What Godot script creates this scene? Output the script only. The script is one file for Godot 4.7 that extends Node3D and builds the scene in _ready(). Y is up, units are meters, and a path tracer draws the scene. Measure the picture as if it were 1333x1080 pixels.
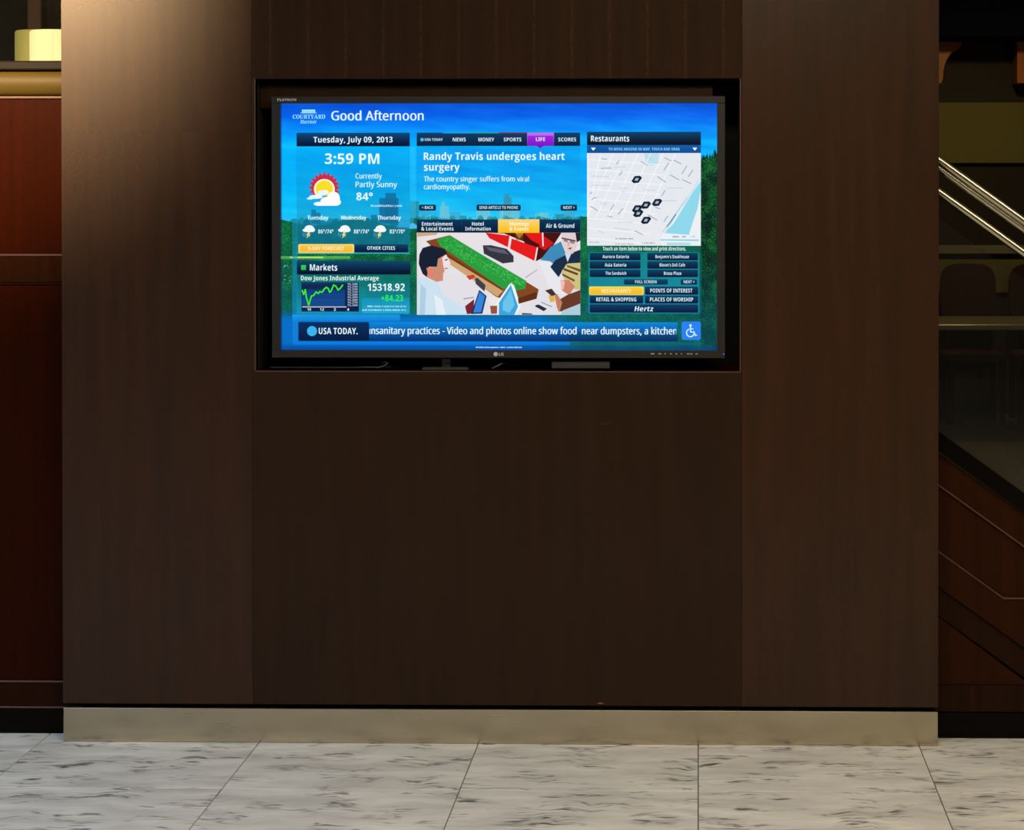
extends Node3D
# A dark wood feature wall in a hotel lobby, with an information screen set into a recess, a steel plinth,
# a polished marble floor, a panelled half wall on the left and a stair with a glass balustrade on the right.

var M := {}
var taken := {}
var rng := RandomNumberGenerator.new()


func _ready() -> void:
	rng.seed = 20130709
	setup_camera()
	setup_environment()
	setup_area_lights()
	make_materials()
	build_shell()
	build_floor()
	build_feature_wall()
	build_half_wall()
	build_stair_side()
	build_balustrade()
	build_television()
	build_recess_contents()
	build_lamp()
	build_back_room()
	build_downlights()


# ------------------------------------------------------------------ camera, sky, light

func setup_camera() -> void:
	var cam := Camera3D.new()
	cam.name = "camera"
	add_child(cam)
	cam.position = Vector3(0, 1.524, 4.5)
	cam.rotation_degrees = Vector3(-0.45, 0.9, 0)
	cam.near = 0.1
	cam.far = 60.0
	var f := 2115.0
	cam.projection = Camera3D.PROJECTION_FRUSTUM
	cam.size = cam.near * 1080.0 / f
	cam.frustum_offset = Vector2((666.5 - 875.77) / f, (271.61 - 540.0) / f) * cam.near
	cam.current = true


func setup_environment() -> void:
	var we := WorldEnvironment.new()
	we.name = "world_environment"
	var e := Environment.new()
	e.background_mode = Environment.BG_SKY
	var sky := Sky.new()
	var pm := ProceduralSkyMaterial.new()
	pm.sky_top_color = Color(0.42, 0.58, 0.85)
	pm.sky_horizon_color = Color(0.75, 0.82, 0.92)
	pm.ground_bottom_color = Color(0.35, 0.34, 0.32)
	pm.ground_horizon_color = Color(0.6, 0.62, 0.64)
	pm.sky_energy_multiplier = 1.0
	sky.sky_material = pm
	e.sky = sky
	e.tonemap_mode = Environment.TONE_MAPPER_LINEAR
	e.tonemap_exposure = 1.0
	e.sdfgi_enabled = true
	e.ssao_enabled = true
	e.ssil_enabled = true
	we.environment = e
	add_child(we)


const FILL_PANELS := [[Vector3(-3.7, 2.94, 1.7), Color(0.78, 0.88, 1.0), 7.0], [Vector3(0.0, 2.94, 1.9), Color(1.0, 0.93, 0.81), 4.2], [Vector3(2.4, 2.94, 1.9), Color(1.0, 0.92, 0.78), 3.7]]  # ceiling panels added out of view to fill the floor, cooler at left

func setup_area_lights() -> void:
	# one soft light just under the diffuser of each added, unseen fill panel in build_downlights()
	for p in FILL_PANELS:
		var l := AreaLight3D.new()
		l.name = "fill_panel_light"
		l.area_size = Vector2(1.16, 0.56)
		l.light_color = p[1]
		l.light_energy = p[2]
		l.shadow_enabled = true
		l.area_range = 20.0
		l.position = p[0] + Vector3(0, -0.025, 0)
		l.rotation_degrees = Vector3(-90, 0, 0)
		add_child(l, true)


# ------------------------------------------------------------------ helpers: nodes

func numbered(called: String) -> String:
	if not taken.has(called):
		taken[called] = 0
		return called
	taken[called] += 1
	return "%s_%03d" % [called, taken[called]]


func tag(o: Node, label: String, category: String, group := "", kind := "") -> void:
	o.set_meta("label", label)
	if category != "":
		o.set_meta("category", category)
	if group != "":
		o.set_meta("group", group)
	if kind != "":
		o.set_meta("kind", kind)


func thing(called: String, label: String, category: String, at := Vector3.ZERO, turn := 0.0, group := "", kind := "") -> Node3D:
	var o := Node3D.new()
	o.name = numbered(called)
	add_child(o, true)
	o.position = at
	o.rotation.y = turn
	tag(o, label, category, group, kind)
	return o


func part(st: SurfaceTool, called: String, mat: Material, parent: Node, label := "") -> MeshInstance3D:
	var o := MeshInstance3D.new()
	o.name = called
	o.mesh = st.commit()
	o.material_override = mat
	parent.add_child(o, true)
	if label != "":
		o.set_meta("label", label)
	return o


# ------------------------------------------------------------------ helpers: shapes

func mb() -> SurfaceTool:
	var st := SurfaceTool.new()
	st.begin(Mesh.PRIMITIVE_TRIANGLES)
	return st


func flat_uv(p: Vector3, n: Vector3, off: Vector2) -> Vector2:
	var a := n.abs()
	if a.z >= a.x and a.z >= a.y:
		return Vector2(p.x, -p.y) + off
	if a.y >= a.x:
		return Vector2(p.x, p.z) + off
	return Vector2(p.z, -p.y) + off


func tri(st: SurfaceTool, a: Vector3, b: Vector3, c: Vector3, out: Vector3, off := Vector2.ZERO) -> void:
	var n := (b - a).cross(c - a)
	if n.length_squared() < 1e-16:
		return
	n = n.normalized()
	var v := [a, b, c]
	if n.dot(out) > 0.0:
		v = [a, c, b]
	else:
		n = -n
	for p in v:
		st.set_normal(n)
		st.set_uv(flat_uv(p, n, off))
		st.add_vertex(p)


func quad(st: SurfaceTool, a: Vector3, b: Vector3, c: Vector3, d: Vector3, out: Vector3, off := Vector2.ZERO) -> void:
	tri(st, a, b, c, out, off)
	tri(st, a, c, d, out, off)


# a box between two corners with chamfered edges
func box(st: SurfaceTool, lo: Vector3, hi: Vector3, bev := 0.002, off := Vector2.ZERO) -> void:
	var c := (lo + hi) / 2.0
	var h := (hi - lo) / 2.0
	var b: float = minf(bev, minf(h.x, minf(h.y, h.z)) * 0.9)
	var pt := func(s: Vector3, keep: int) -> Vector3:
		var r := Vector3(s.x * (h.x - b), s.y * (h.y - b), s.z * (h.z - b))
		r[keep] = s[keep] * h[keep]
		return c + r
	for ax in 3:
		var u := (ax + 1) % 3
		var w := (ax + 2) % 3
		for sg in [-1.0, 1.0]:
			var q := []
			for k in [[-1.0, -1.0], [1.0, -1.0], [1.0, 1.0], [-1.0, 1.0]]:
				var s := Vector3.ZERO
				s[ax] = sg
				s[u] = k[0]
				s[w] = k[1]
				q.append(pt.call(s, ax))
			var o := Vector3.ZERO
			o[ax] = sg
			quad(st, q[0], q[1], q[2], q[3], o, off)
	if b <= 0.0:
		return
	for ax in 3:
		var u := (ax + 1) % 3
		var w := (ax + 2) % 3
		for su in [-1.0, 1.0]:
			for sw in [-1.0, 1.0]:
				var s0 := Vector3.ZERO
				s0[u] = su
				s0[w] = sw
				s0[ax] = -1.0
				var s1 := s0
				s1[ax] = 1.0
				var o := Vector3.ZERO
				o[u] = su
				o[w] = sw
				quad(st, pt.call(s0, u), pt.call(s1, u), pt.call(s1, w), pt.call(s0, w), o, off)
	for sx in [-1.0, 1.0]:
		for sy in [-1.0, 1.0]:
			for sz in [-1.0, 1.0]:
				var s := Vector3(sx, sy, sz)
				tri(st, pt.call(s, 0), pt.call(s, 1), pt.call(s, 2), s, off)


# a polygon in x, y given a thickness between two depths
func prism(st: SurfaceTool, poly: PackedVector2Array, z0: float, z1: float, off := Vector2.ZERO) -> void:
	var idx := Geometry2D.triangulate_polygon(poly)
	for k in range(0, idx.size(), 3):
		var a := poly[idx[k]]
		var b := poly[idx[k + 1]]
		var c := poly[idx[k + 2]]
		tri(st, Vector3(a.x, a.y, z1), Vector3(b.x, b.y, z1), Vector3(c.x, c.y, z1), Vector3(0, 0, 1), off)
		tri(st, Vector3(a.x, a.y, z0), Vector3(b.x, b.y, z0), Vector3(c.x, c.y, z0), Vector3(0, 0, -1), off)
	var area := 0.0
	for k in poly.size():
		area += poly[k].cross(poly[(k + 1) % poly.size()])
	for k in poly.size():
		var a := poly[k]
		var b := poly[(k + 1) % poly.size()]
		var d := b - a
		var o := Vector3(d.y, -d.x, 0) * signf(area)
		quad(st, Vector3(a.x, a.y, z0), Vector3(b.x, b.y, z0), Vector3(b.x, b.y, z1), Vector3(a.x, a.y, z1), o, off)


# a round bar along a list of points
func tube(st: SurfaceTool, pts: Array, r: float, sides := 16) -> void:
	var rings := []
	var side := Vector3.UP
	for k in pts.size():
		var d: Vector3 = (pts[mini(k + 1, pts.size() - 1)] - pts[maxi(k - 1, 0)]).normalized()
		if k == 0:
			side = d.cross(Vector3(0.13, 0.3, 0.94) if absf(d.z) < 0.9 else Vector3.UP).normalized()
		side = (side - d * side.dot(d)).normalized()
		var up := d.cross(side)
		var ring := []
		for s in sides:
			var a := TAU * s / sides
			ring.append(side * cos(a) + up * sin(a))
		rings.append(ring)
	for k in pts.size() - 1:
		for s in sides:
			var t := (s + 1) % sides
			var n := [rings[k][s], rings[k][t], rings[k + 1][t], rings[k + 1][s]]
			var p := [pts[k] + n[0] * r, pts[k] + n[1] * r, pts[k + 1] + n[2] * r, pts[k + 1] + n[3] * r]
			smooth_quad(st, p, n)
	for e in [0, pts.size() - 1]:
		var o: Vector3 = pts[0] - pts[1] if e == 0 else pts[e] - pts[e - 1]
		for s in range(1, sides - 1):
			tri(st, pts[e] + rings[e][0] * r, pts[e] + rings[e][s] * r, pts[e] + rings[e][s + 1] * r, o)


func smooth_quad(st: SurfaceTool, p: Array, n: Array) -> void:
	var face: Vector3 = (p[1] - p[0]).cross(p[2] - p[0])
	if face.length_squared() < 1e-18:
		face = (p[2] - p[0]).cross(p[3] - p[0])
	var order := [0, 1, 2, 0, 2, 3] if face.dot(n[0] + n[2]) < 0.0 else [0, 2, 1, 0, 3, 2]
	for k in order:
		st.set_normal(n[k])
		st.set_uv(Vector2(p[k].x + p[k].z, -p[k].y))
		st.add_vertex(p[k])


# a profile of (radius, height) turned about the y axis
func lathe(st: SurfaceTool, prof: Array, c: Vector3, sides := 24) -> void:
	for k in prof.size() - 1:
		var d: Vector2 = prof[k + 1] - prof[k]
		var nn := Vector2(d.y, -d.x).normalized()
		for s in sides:
			var a0 := TAU * s / sides
			var a1 := TAU * (s + 1) / sides
			var p := []
			var n := []
			for q in [[a0, k], [a1, k], [a1, k + 1], [a0, k + 1]]:
				p.append(c + Vector3(cos(q[0]) * prof[q[1]].x, prof[q[1]].y, sin(q[0]) * prof[q[1]].x))
				n.append(Vector3(cos(q[0]) * nn.x, nn.y, sin(q[0]) * nn.x))
			smooth_quad(st, p, n)


# ------------------------------------------------------------------ materials

func image_texture(img: Image) -> ImageTexture:
	img.generate_mipmaps()
	return ImageTexture.create_from_image(img)


# long vertical grain, tinted about the given colour; bands > 0 adds pale veneer joints; marks are scratches drawn in
func wood_image(w: int, h: int, base: Color, vary: float, sd: int, bands := 0, marks := []) -> Image:
	var na := FastNoiseLite.new()
	na.seed = sd
	na.frequency = 0.012
	na.fractal_octaves = 4
	var nb := FastNoiseLite.new()
	nb.seed = sd + 7
	nb.frequency = 0.35
	nb.fractal_octaves = 2
	var img := Image.create(w, h, false, Image.FORMAT_RGB8)
	for y in h:
		for x in w:
			var g := na.get_noise_2d(x * 2.2, y * 0.16) * 0.8 + nb.get_noise_2d(x, y * 0.11) * 0.55 + nb.get_noise_2d(x * 2.1 + 300.0, y * 0.6) * 0.3
			var v := 1.0 + g * vary
			var red := 1.0 + na.get_noise_2d(x * 0.5 + 900.0, y * 0.12) * vary * 0.35
			if bands > 0:
				var ph := fposmod(float(x) / w * bands, 1.0)
				var dd := absf(ph - 0.5) * (w / float(bands))
				v += 0.34 * exp(-dd * dd / 7.0) * (0.75 + nb.get_noise_2d(x * 0.3, y * 0.3) * 0.9)
			img.set_pixel(x, y, Color(base.r * v * red, base.g * v, base.b * v / red))
	for m in marks:
		var n := int(m[0].distance_to(m[1])) + 1
		for k in n + 1:
			var p: Vector2 = m[0].lerp(m[1], k / float(n))
			if p.x >= 0 and p.y >= 0 and p.x < w and p.y < h:
				img.set_pixelv(Vector2i(p), img.get_pixelv(Vector2i(p)).lerp(m[2], m[3]))
	return img


func rough_image(w: int, h: int, lo: float, hi: float, sx: float, sy: float, sd: int) -> Image:
	var n := FastNoiseLite.new()
	n.seed = sd
	n.frequency = 0.2
	n.fractal_octaves = 3
	var img := Image.create(w, h, false, Image.FORMAT_RGB8)
	for y in h:
		for x in w:
			var v := lerpf(lo, hi, clampf(n.get_noise_2d(x * sx, y * sy) * 0.9 + 0.5, 0, 1))
			img.set_pixel(x, y, Color(v, v, v))
	return img


# white marble with grey drifts and short dark veins that run along x
func marble_image(n: int, sd: int) -> Image:
	var a := FastNoiseLite.new()
	a.seed = sd
	a.frequency = 0.01
	a.fractal_octaves = 5
	var b := FastNoiseLite.new()
	b.seed = sd + 1
	b.frequency = 0.02
	b.fractal_octaves = 4
	var c := FastNoiseLite.new()
	c.seed = sd + 2
	c.frequency = 0.006
	c.fractal_octaves = 3
	var img := Image.create(n, n, false, Image.FORMAT_RGB8)
	for y in n:
		for x in n:
			var wx := x + 14.0 * c.get_noise_2d(x * 1.4 + 500.0, y * 1.4)
			var wy := y + 16.0 * c.get_noise_2d(x * 1.1, y * 1.1)
			var drift := a.get_noise_2d(wx * 0.30, wy * 1.4)
			var where := smoothstep(0.0, 0.42, c.get_noise_2d(wx * 0.8 + 70.0, wy * 2.0 + 11.0) + 0.08)
			var r := absf(b.get_noise_2d(wx * 0.20, wy * 1.9))
			var vein := pow(clampf(1.0 - r * 6.0, 0, 1), 2.0) * (where * 0.9 + 0.08)
			var fleck := smoothstep(0.22, 0.5, b.get_noise_2d(wx * 0.42 + 900.0, wy * 2.7)) * where
			var v := 0.925 + drift * 0.12 - vein * 0.30 - fleck * 0.36
			img.set_pixel(x, y, Color(v * 1.0, v * 0.99, v * 0.965 + fleck * 0.02))
	return img


func std(col: Color, rough := 0.5, metal := 0.0, spec := 0.5) -> StandardMaterial3D:
	var m := StandardMaterial3D.new()
	m.albedo_color = col
	m.roughness = rough
	m.metallic = metal
	m.metallic_specular = spec
	return m


func wood(img: Image, per_metre: Vector2, rough_tex: Texture2D, rough: float, spec: float) -> StandardMaterial3D:
	var m := std(Color.WHITE, rough, 0.0, spec)
	m.albedo_texture = image_texture(img)
	m.uv1_scale = Vector3(per_metre.x, per_metre.y, 1)
	m.roughness_texture = rough_tex
	return m


func make_materials() -> void:
	var grain_rough := image_texture(rough_image(512, 512, 0.70, 1.0, 2.6, 1.3, 5))
	var dark := Color(0.194, 0.128, 0.080)
	M.panel_wood = wood(wood_image(640, 768, Color(0.215, 0.126, 0.058), 0.2, 11), Vector2(1.0 / 0.8, 1.0 / 1.5), grain_rough, 0.43, 0.40)
	M.upper_wood = wood(wood_image(1024, 512, dark, 0.13, 23, 13), Vector2(1.0 / 1.363, 1.0 / 1.1), grain_rough, 0.6, 0.16)
	var chip := Color(0.72, 0.5, 0.3)
	var scuff := Color(0.42, 0.33, 0.26)
	M.lower_wood = wood(wood_image(1024, 704, dark, 0.12, 31, 0, [
		[Vector2(730, 111), Vector2(748, 110), scuff, 0.55], [Vector2(731, 112), Vector2(744, 112), scuff, 0.3],
		[Vector2(711, 134), Vector2(711, 137), scuff, 0.4], [Vector2(796, 84), Vector2(797, 88), scuff, 0.35],
		[Vector2(722, 699), Vector2(736, 699), chip, 0.9], [Vector2(725, 698), Vector2(732, 698), chip, 0.9], [Vector2(727, 696), Vector2(730, 697), chip, 0.8],
		[Vector2(690, 172), Vector2(722, 181), scuff, 0.2], [Vector2(905, 702), Vector2(928, 702), scuff, 0.5],
		[Vector2(560, 380), Vector2(561, 384), scuff, 0.35], [Vector2(845, 610), Vector2(848, 610), scuff, 0.4]]), Vector2(1.0 / 1.363, 1.0 / 0.93), grain_rough, 0.42, 0.26)
	M.edge_wood = std(Color(0.33, 0.235, 0.17), 0.5)  # paler than the panels: wear and the edge highlight in one colour
	M.red_wood = wood(wood_image(512, 512, Color(0.185, 0.058, 0.012), 0.16, 43), Vector2(1.0 / 0.5, 1.0 / 1.2), grain_rough, 0.34, 0.13)
	M.red_wood_cross = wood(wood_image(512, 512, Color(0.175, 0.078, 0.026), 0.18, 47), Vector2(1.0 / 0.4, 1.0 / 0.8), grain_rough, 0.34, 0.15)
	M.post = std(Color(0.26, 0.15, 0.07), 0.7)
	M.landing_wall = std(Color(0.42, 0.30, 0.20), 0.8)
	M.moulding = std(Color(0.32, 0.26, 0.08), 0.5, 0.0, 0.3)
	M.pale_bead = std(Color(0.36, 0.22, 0.17), 0.35)  # beads toned paler than the boards beside them
	M.cap = std(Color(0.13, 0.11, 0.085), 0.5, 0.0, 0.2)
	M.toe = std(Color(0.055, 0.04, 0.028), 0.14, 0.0, 0.18)
	M.stair_wood = wood(wood_image(512, 512, Color(0.19, 0.092, 0.036), 0.16, 53), Vector2(1.0 / 0.5, 1.0 / 1.2), grain_rough, 0.36, 0.16)
	M.stair_cross = wood(wood_image(512, 512, Color(0.165, 0.092, 0.045), 0.3, 59), Vector2(1.0 / 0.4, 1.0 / 0.8), grain_rough, 0.36, 0.16)
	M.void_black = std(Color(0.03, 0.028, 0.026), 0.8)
	var st := std(Color(0.79, 0.745, 0.645), 0.28, 1.0)
	st.roughness_texture = image_texture(rough_image(512, 256, 0.75, 1.0, 0.03, 1.6, 61))
	M.brushed = st
	M.polished = std(Color(0.74, 0.71, 0.62), 0.24, 1.0)
	var mar := []
	for k in 6:
		var m := std(Color(0.98, 0.98, 0.98), 0.13)
		m.albedo_texture = image_texture(marble_image(512, 100 + 17 * k))
		m.uv1_scale = Vector3(1.0 / 0.62, 1.0 / 0.62, 1)
		mar.append(m)
	M.marble = mar
	M.grout = std(Color(0.42, 0.40, 0.37), 0.8)
	M.bezel = std(Color(0.155, 0.145, 0.13), 0.42)
	M.tv_black = std(Color(0.04, 0.04, 0.042), 0.5)
	M.silver = std(Color(0.80, 0.79, 0.77), 0.35)
	M.grey_plastic = std(Color(0.26, 0.25, 0.235), 0.45)
	M.cable = std(Color(0.06, 0.06, 0.06), 0.4)
	M.plaster = std(Color(0.62, 0.57, 0.50), 0.8)
	M.ceiling = std(Color(0.80, 0.78, 0.74), 0.9)
	M.dark_wall = std(Color(0.16, 0.12, 0.09), 0.7)
	M.olive = std(Color(0.46, 0.43, 0.22), 0.75)
	M.night = std(Color(0.03, 0.05, 0.13), 0.8, 0.0, 0.2)
	M.amber = std(Color(0.72, 0.42, 0.12), 0.5)
	M.upholstery = std(Color(0.22, 0.07, 0.06), 0.8)
	M.table = std(Color(0.52, 0.50, 0.40), 0.3)
	M.dark_floor = wood(wood_image(512, 512, Color(0.36, 0.33, 0.20), 0.35, 77), Vector2(0.8, 0.5), grain_rough, 0.4, 0.5)
	var g := std(Color(0.10, 0.14, 0.12, 0.06), 0.02)
	g.transparency = BaseMaterial3D.TRANSPARENCY_ALPHA
	M.glass = g


# ------------------------------------------------------------------ the room

func build_shell() -> void:
	var spots := [
		["ceiling", "off-white plaster ceiling over the lobby", "ceiling", M.ceiling, Vector3(-5.2, 2.96, -7.1), Vector3(5.2, 3.1, 9.2)],
		["wall_rear", "cream plaster lobby wall behind the viewer", "wall", M.plaster, Vector3(-5.2, 0, 9.0), Vector3(5.2, 2.96, 9.2)],
		["wall_side_left", "cream plaster wall along the left of the lobby", "wall", M.plaster, Vector3(-5.2, 0, -6.9), Vector3(-5.0, 2.96, 9.0)],
		["wall_side_right", "cream plaster wall along the right of the lobby", "wall", M.plaster, Vector3(5.0, 0, -6.9), Vector3(5.2, 2.96, 9.0)],
		["wall_back", "dark brown wall at the back of the room beyond the stair", "wall", M.dark_wall, Vector3(-5.2, 0, -7.1), Vector3(5.2, 2.96, -6.9)],
		["wall_partition", "dark partition between the landing and the dining room", "wall", M.dark_wall, Vector3(-0.6, 0, -6.9), Vector3(-0.5, 2.96, -0.42)],
	]
	for s in spots:
		var st := mb()
		box(st, s[4], s[5], 0.0)
		var o := part(st, numbered(s[0]), s[3], self)
		tag(o, s[1], s[2], "", "structure")


const TILE := 0.6125
const TILE_X0 := -1.8375
const TILE_Z0 := -0.2635

func build_floor() -> void:
	var f := thing("floor", "polished white marble tile floor with grey veins", "floor", Vector3.ZERO, 0, "", "structure")
	var st := mb()
	box(st, Vector3(-5.2, -0.14, -0.5), Vector3(5.2, -0.004, 9.2), 0.0)
	part(st, "grout_bed", M.grout, f, "grey grout between the tiles")
	# single tiles where the picture shows them, and all round the foot of the wall
	for j in range(-1, 6):
		for i in range(-5, 11):
			var x := TILE_X0 + TILE * i
			var z := TILE_Z0 + TILE * j
			if x < -4.95 or x + TILE > 4.95:
				continue
			st = mb()
			var off := Vector2(-x + 0.003, -z + 0.003)
			var z0 := maxf(z, -0.5)
			box(st, Vector3(x + 0.0014, -0.02, z0 + 0.0009), Vector3(x + TILE - 0.0014, rng.randf_range(-0.0002, 0.0002), z + TILE - 0.0009), 0.0008, off)
			part(st, "tile", M.marble[(i + 5 + (j + 1) * 4 + (j + 1) / 3) % 6], f)
	st = mb()
	box(st, Vector3(-5.0, -0.02, TILE_Z0 + TILE * 6), Vector3(5.0, 0, 9.0), 0.0)
	part(st, "tile_field", M.marble[0], f, "marble paving towards the lobby")
	var bf := mb()
	box(bf, Vector3(-5.2, -0.14, -7.1), Vector3(5.2, 0, -0.505), 0.0)
	var o := part(bf, numbered("floor_back"), M.dark_floor, self)
	tag(o, "dim olive-brown boarded floor beyond the stair", "floor", "", "structure")


const WX0 := -1.774
const WX1 := 0.6645
const SX0 := -1.242
const SX1 := 0.121
const HX0 := -1.231
const HX1 := 0.115
const HY0 := 1.038
const HY1 := 1.850
const WB := 0.108
const WT := 2.95

func build_feature_wall() -> void:
	var w := thing("wall_front", "dark brown wood panelled feature wall with a screen recess", "wall", Vector3.ZERO, 0, "", "structure")
	var g := 0.0002
	var defs := [
		["wood_panel", Vector3(WX0, WB, -0.022), Vector3(SX0 - g, WT, 0), M.panel_wood, Vector2(0.1, 0.2), "tall brown wood panel left of the screen"],
		["wood_panel", Vector3(SX1 + g, WB, -0.022), Vector3(WX1, WT, 0), M.panel_wood, Vector2(0.47, 0.6), "tall brown wood panel right of the screen"],
		["wood_panel", Vector3(SX0 + g, HY1, -0.022), Vector3(SX1 - g, WT, -0.0004), M.upper_wood, Vector2(-SX0, 1.85), "dark veneer panel with pale joints above the screen"],
		["wood_panel", Vector3(SX0 + g, WB, -0.022), Vector3(SX1 - g, HY0, -0.0004), M.lower_wood, Vector2(-SX0, HY0), "dark veneer panel below the screen"],
	]
	for d in defs:
		var st := mb()
		box(st, d[1], d[2], 0.0004, d[4])
		part(st, d[0], d[3], w, d[5])
	# thin stiles either side of the opening
	for s in [[SX0 + g, HX0], [HX1, SX1 - g]]:
		var st := mb()
		box(st, Vector3(s[0], HY0, -0.022), Vector3(s[1], HY1, -0.0002), 0.0008)
		part(st, "stile", M.panel_wood, w)
	# lipping round the opening, paler for worn edges and their painted highlight
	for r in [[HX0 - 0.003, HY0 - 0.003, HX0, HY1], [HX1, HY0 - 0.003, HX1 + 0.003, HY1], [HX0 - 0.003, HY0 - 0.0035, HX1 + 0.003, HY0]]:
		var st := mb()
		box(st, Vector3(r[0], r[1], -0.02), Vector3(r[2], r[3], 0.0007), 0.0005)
		part(st, "edge_lipping", M.edge_wood, w, "worn wood edge of the recess, its highlight painted as a paler tone")
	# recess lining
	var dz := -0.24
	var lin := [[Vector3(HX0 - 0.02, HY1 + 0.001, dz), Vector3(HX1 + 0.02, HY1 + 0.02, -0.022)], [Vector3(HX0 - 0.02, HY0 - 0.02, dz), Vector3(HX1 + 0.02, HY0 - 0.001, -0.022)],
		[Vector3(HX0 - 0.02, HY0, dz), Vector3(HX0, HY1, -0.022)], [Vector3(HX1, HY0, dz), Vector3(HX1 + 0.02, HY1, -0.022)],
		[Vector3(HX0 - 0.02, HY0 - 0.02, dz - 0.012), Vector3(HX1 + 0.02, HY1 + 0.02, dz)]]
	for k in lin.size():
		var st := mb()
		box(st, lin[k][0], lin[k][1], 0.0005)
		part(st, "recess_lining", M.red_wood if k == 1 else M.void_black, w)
	var fb := mb()
	box(fb, Vector3(HX0 + 0.001, 1.77, -0.062), Vector3(0.040, 1.834, -0.045), 0.001, Vector2(0.3, 0.2))
	part(fb, "filler_board", M.lower_wood, w, "brown filler board above the screen")
	# core and returns
	var st2 := mb()
	box(st2, Vector3(WX0 + 0.004, 0.0, -0.42), Vector3(HX0 - 0.03, WT, -0.0225), 0.0)
	box(st2, Vector3(HX1 + 0.03, 0.0, -0.42), Vector3(WX1 - 0.004, WT, -0.0225), 0.0)
	box(st2, Vector3(HX0 - 0.03, 0.0, -0.42), Vector3(HX1 + 0.03, HY0 - 0.022, -0.0225), 0.0)
	box(st2, Vector3(HX0 - 0.03, HY1 + 0.022, -0.42), Vector3(HX1 + 0.03, WT, -0.0225), 0.0)
	box(st2, Vector3(HX0 - 0.03, HY0 - 0.022, -0.42), Vector3(HX1 + 0.03, HY1 + 0.022, -0.256), 0.0)
	part(st2, "wall_core", M.void_black, w)
	# shiny steel plinth
	var b := thing("baseboard_front", "brushed steel plinth along the foot of the feature wall", "baseboard", Vector3.ZERO, 0, "", "structure")
	var ps := mb()
	box(ps, Vector3(WX0 + 0.001, 0.0005, -0.022), Vector3(WX1 - 0.001, 0.0955, 0.0006), 0.0012)
	part(ps, "plinth_plate", M.brushed, b)
	for s in [[WX0 + 0.001, WX0 + 0.0025], [WX1 - 0.0025, WX1 - 0.001]]:
		ps = mb()
		box(ps, Vector3(s[0], 0.0005, -0.063), Vector3(s[1], 0.0955, -0.0225), 0.0004)
		part(ps, "plinth_return", M.brushed, b)


# ------------------------------------------------------------------ left half wall

func build_half_wall() -> void:
	var w := thing("wall_left", "red-brown panelled half wall with a rounded moulding", "wall", Vector3.ZERO, 0, "", "structure")
	var x0 := -5.0
	var x1 := WX0 - 0.0005
	var z := -0.065
	var st := mb()
	box(st, Vector3(x0, 0.0, -0.2), Vector3(x1, 1.87, z - 0.022), 0.0)
	part(st, "wall_core", M.void_black, w)
	# cap board
	st = mb()
	box(st, Vector3(x0, 1.879, -0.24), Vector3(x1, 1.905, z + 0.014), 0.004)
	part(st, "cap_board", M.cap, w, "dark cap board on top of the half wall")
	# rounded moulding under the cap
	st = mb()
	var prof := []
	for k in 13:
		var a := PI * k / 12.0
		prof.append([1.843 + 0.0355 * cos(a), z - 0.012 + 0.024 * sin(a), Vector3(0, cos(a) / 0.0355, sin(a) / 0.024).normalized()])
	for k in 12:
		var p0 = prof[k]
		var p1 = prof[k + 1]
		smooth_quad(st, [Vector3(x0, p0[0], p0[1]), Vector3(x1, p0[0], p0[1]), Vector3(x1, p1[0], p1[1]), Vector3(x0, p1[0], p1[1])], [p0[2], p0[2], p1[2], p1[2]])
	part(st, "rounded_moulding", M.moulding, w, "polished rounded moulding that catches the light")
	var rows := [["bead", 1.799, 1.806, 0.003, M.pale_bead], ["upper_panel", 1.3605, 1.799, -0.004, M.red_wood], ["bead", 1.354, 1.3605, 0.004, M.pale_bead], ["middle_rail", 1.2795, 1.354, 0.0, M.red_wood_cross],
		["bead", 1.2735, 1.2785, 0.001, M.red_wood_cross], ["lower_panel", 0.1505, 1.2735, -0.004, M.red_wood], ["bead", 0.146, 0.1505, 0.002, M.pale_bead], ["bottom_rail", 0.078, 0.146, 0.0, M.red_wood_cross], ["bead", 0.0725, 0.0772, 0.001, M.pale_bead], ["toe_board", 0.0005, 0.072, -0.003, M.toe]]
	for r in rows:
		st = mb()
		box(st, Vector3(x0, r[1], z - 0.022), Vector3(x1, r[2], z + r[3]), 0.0012)
		part(st, r[0], r[4], w)


# ------------------------------------------------------------------ stair on the right

const STAIR_SLOPE := -0.717

func diag(x: float, y_at: float) -> float:
	return y_at + STAIR_SLOPE * (x - 0.677)


# a strip that runs down the stair between two heights (given at x = 0.677)
func strip(x0: float, x1: float, lo: float, hi: float) -> PackedVector2Array:
	return PackedVector2Array([Vector2(x0, diag(x0, lo)), Vector2(x1, diag(x1, lo)), Vector2(x1, diag(x1, hi)), Vector2(x0, diag(x0, hi))])


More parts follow.
